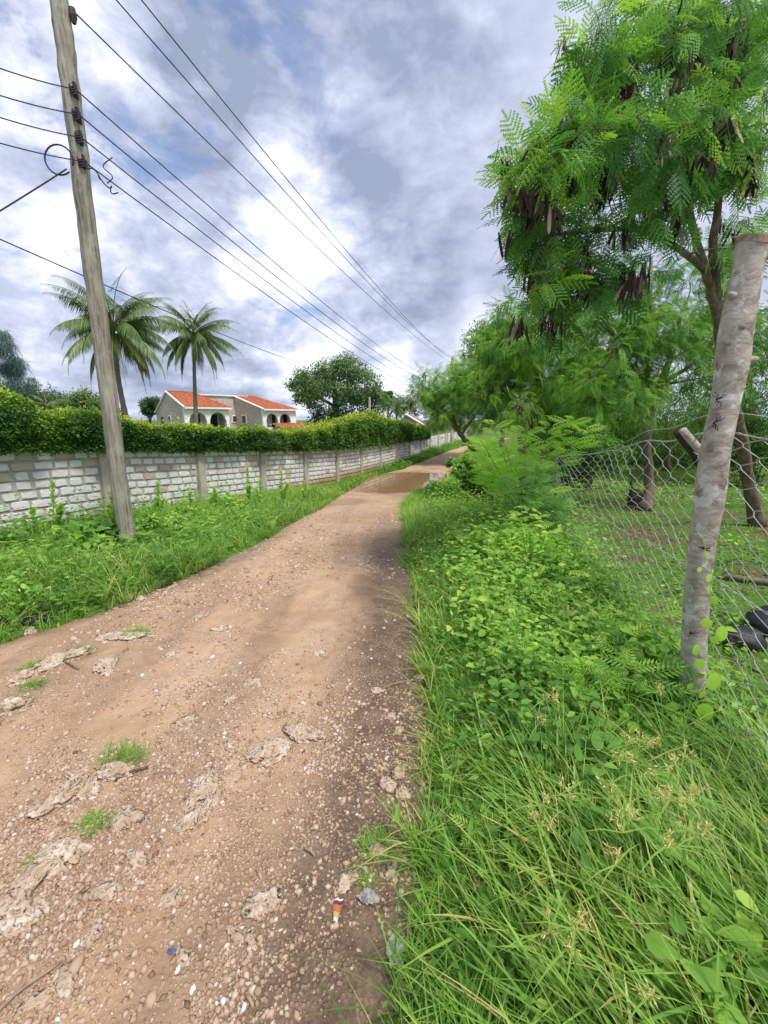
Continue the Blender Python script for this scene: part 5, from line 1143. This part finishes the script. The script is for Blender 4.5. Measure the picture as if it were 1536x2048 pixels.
gravel(26000, .6, 2., .0035, .015, white=.010); gravel(11000, .6, 2.4, .005, .018, white=.010); gravel(14000, 1.8, 4.2, .007, .024, white=.004); gravel(9000, 3.6, 9., .012, .035, white=.002); gravel(160, .7, 4, .014, .03, tmpl=IC1); gravel(220, 3, 9, .02, .05, tmpl=IC1)
tag(gv.build('gravel', M['gravel'], smooth=True), 'loose pale gravel and chips strewn over the dirt road', 'gravel', kind='stuff')
# grass tufts growing in the road
for px, py, r, h, lab in [(245, 1522, .11, .09, 'largest grass tuft growing in the middle of the road'), (195, 1650, .06, .06, 'small grass tuft beside the angular pitted rock'), (80, 1732, .04, .05, 'tiny bright tuft on the lower left rocks'), (270, 1272, .09, .10, 'tuft on the long jagged outcrop near the left verge'), (158, 1310, .07, .08, 'tuft on the ragged rock row at left'), (68, 1340, .07, .08, 'tuft above the rounded rock near the left edge'), (65, 1378, .07, .05, 'flat tuft below the rounded rock near the left edge'), (30, 1417, .06, .08, 'tuft at the left edge of the road'), (755, 1690, .07, .07, 'sprawling tuft by the dark soil at the right edge'), (735, 1760, .03, .04, 'little tuft below the sprawling one at the right edge'), (590, 1450, .04, .03, 'faint tuft behind the flat pitted rock'), (490, 1805, .012, .02, 'tiny sprig beside the flat smooth slab')]:
    b = G(px, py); n = int(90+1400*r); mb = MB(); a = R.uniform(0, 6.28, n); q = R.random(n)**.6*r
    X = b[0]+np.cos(a)*q*1.2; Y = b[1]+np.sin(a)*q*.8
    blades(mb, X, Y, R.uniform(.4, 1., n)*h, np.full(n, .0035), tn(X, Y, .5), .7, .6, z=np.full(n, b[2]))
    tag(mb.build('grass_tuft', M['grass'], loc=b), lab, 'grass tuft', 'grass tufts growing in the road')
# litter
def crumple(name, px, py, w, l, h, mat, lab, cat, seed, n=14):
    b = G(px, py, .004); u_ = np.linspace(-1, 1, n); X, Y = np.meshgrid(u_, u_); x = X.ravel(); y = Y.ravel()
    x, y = x*np.sqrt(1-y*y/2), y*np.sqrt(1-x*x/2)
    z = np.abs(fbm(np.stack([x*2.2, y*2.2, x*0+seed], -1), 4))*h*1.6+h*.15*(1-x*x)*(1-y*y); ed = 1+.25*fbm(np.stack([x*2, y*2, x*0+seed+5], -1), 2)
    V = np.stack([b[0]+x*w*ed, b[1]+y*l*ed, b[2]+z], -1); i = np.arange(n-1)[:, None]*n+np.arange(n-1)[None]
    o = MB().add(V, np.stack([i, i+1, i+n+1, i+n], -1).reshape(-1, 4)).build(name, M[mat], loc=b); return tag(o, lab, cat)
crumple('plastic_scrap', 737, 1798, .038, .026, .025, 'rag', 'crumpled pale grey plastic scrap near the right grass edge', 'litter', 3)
crumple('rag', 790, 1905, .028, .05, .012, 'rag', 'dull grey rag half buried at the right grass edge', 'litter', 8)
crumple('plastic_scrap', 342, 1900, .014, .009, .008, 'blue', 'small blue plastic scrap in the lower left gravel', 'litter', 12, 8)
crumple('plastic_sheet', 50, 1243, .22, .07, .06, 'bag', 'black plastic sheet under the grass at the left road edge', 'litter', 15)
for px, py, lab in [(155, 1895, 'white shell flake in the lower left gravel beside the grey lump'), (488, 2012, 'white shell flake at the bottom left of the dark track'), (785, 1925, 'white rounded pebble on the dull grey rag'), (385, 1975, 'white shell flake near the bottom centre-left'), (355, 1935, 'pale shell flake below the blue scrap')]:
    crumple('shell_flake', px, py, .007, .012, .004, 'wht', lab, 'shell', px*.1, 8)
def wrapper():
    b = G(676, 1822, .006); root = empty('wrapper_scrap', b, 'torn printed wrapper scrap striped maroon, orange and yellow on the road', 'litter')
    y0 = -.03
    for nm_, m_, h0, h1, w0, w1 in [('white_end', 'wht', -.032, -.020, .010, .012), ('yellow_band', 'yel', -.020, -.004, .012, .016), ('orange_band', 'org', -.004, .018, .016, .021), ('maroon_band', 'mar', .018, .030, .021, .022), ('white_edge', 'wht', .030, .036, .020, .018)]:
        k = 5; V = []
        for t in (0, 1):
            for i in range(k):
                x = (i/(k-1)*2-1)*(w0, w1)[t]; V.append((b[0]+x+.1*(h0, h1)[t]-.006*(i == 4), b[1]+(h0, h1)[t], b[2]+.006+.004*math.sin(i*2.)+.1*(h0, h1)[t]))
        under(MB().add(V, [(i, i+1, k+i+1, k+i) for i in range(k-1)]).build(nm_, M[m_]), root)
wrapper()
for px, py, l, a, lab, r in [(140, 1335, .22, 2.7, 'thin curved stick lying across the left of the road', .006), (60, 1985, .16, .9, 'dark stick at the bottom left of the road', .005), (265, 1555, .14, .6, 'short brown stick beside the low rock', .006), (620, 1705, .06, -.6, 'short pale stick in the dark track', .005), (800, 1375, .25, .4, 'twig lying from the right verge onto the road', .004), (725, 1660, .07, 1.1, 'thin straw by the sprawling tuft', .0025), (500, 2003, .04, -.8, 'stub of pale stick at the bottom', .005)]:
    b = G(px, py, r); t = np.linspace(-.5, .5, 7); P = np.stack([b[0]+math.cos(a)*l*t+.03*l*np.sin(t*6), b[1]+math.sin(a)*l*t, b[2]+.006+.01*np.cos(t*4)], -1)
    tag(MB().tube(P, r, 6).build('stick', M['straw'] if r < .006 else M['bark'], loc=b, smooth=True), lab, 'stick', 'sticks on the road')
# inside the fence: stump, sacks, fallen branches
b = G(1268, 1030); st = empty('stump', b, 'charred black stump with jagged top beside the curved trunk', 'stump')
mb = MB(); n = 12; a = np.arange(n)*2*math.pi/n
t = np.linspace(0, 1, 7); under(mb.tube(b+np.stack([t*-.03, t*0, t*.42], -1), [.20, .16, .15, .14, .15, .12, .05], 11).build('stump_body', M['dead'], smooth=True), st)
under(MB().tube([b+(-.1, 0, .3), b+(-.14, 0, .48), b+(-.16, 0, .60)], [.05, .035, .01], 6).build('splinter', M['dead']), st); under(MB().tube([b+(.05, 0, .0), b+(-.2, -.15, .05), b+(-.3, -.2, .02)], [.09, .06, .03], 6).build('root_flare', M['dead'], smooth=True), st)
def sack(px, py, Y, w, h, lab, seed):
    c = at(px, py, Y); c[2] = f1(gz(c[0], c[1])); V, Fc = IC3; q = V*(1+.3*fbm(V*2+seed, 3)+.1*np.abs(fbm(V*6+seed, 2)))[:, None]*np.array([w, w*.8, h]); q[:, 2] = np.maximum(q[:, 2], -h*.5)
    o = MB().add(q, Fc).build('plastic_sack', M['bag'], smooth=True); o.location = c+np.array([0, 0, h*.45]); tag(o, lab, 'sack', 'black sacks inside the fence')
sack(1480, 1310, 3.0, .16, .10, 'black plastic sack in the weeds right of the trunk post', 2.); sack(1545, 1270, 3.2, .2, .14, 'second black sack at the right edge inside the fence', 6.)
for pts, r, lab in [([(1440, 1178, 4.2), (1490, 1172, 4.1), (1560, 1160, 4.)], .03, 'fallen grey branch lying on the field right of the trunk post'), ([(1245, 1285, 3.2), (1330, 1230, 3.6)], .012, 'thin fallen stick behind the mesh left of the trunk post')]:
    P = [np.append(at(*p)[:2], f1(gz(*at(*p)[:2]))+.04) for p in pts]; tag(MB().tube(P, r, 7).build('fallen_branch', M['bark'], loc=P[0], smooth=True), lab, 'branch')
# dead-brown leaf litter in the field
lf = MB(); X, Y = field_pts(1500, 1., 8, 5.); k = n2(X, Y, .55, 2, 78.) < .1; X, Y = X[k], Y[k]; N = len(X)
lf.inst(*LEAF4, np.stack([X, Y, gz(X, Y)+.012], -1), frames(R.normal(0, 1, (N, 3))*np.array([1, 1, .15])), R.uniform(.04, .09, N), R.uniform(.75, .98, N))
tag(lf.build('leaf_litter', M['pod']), 'dry brown leaf litter on the field floor inside the fence', 'leaf litter', kind='stuff')
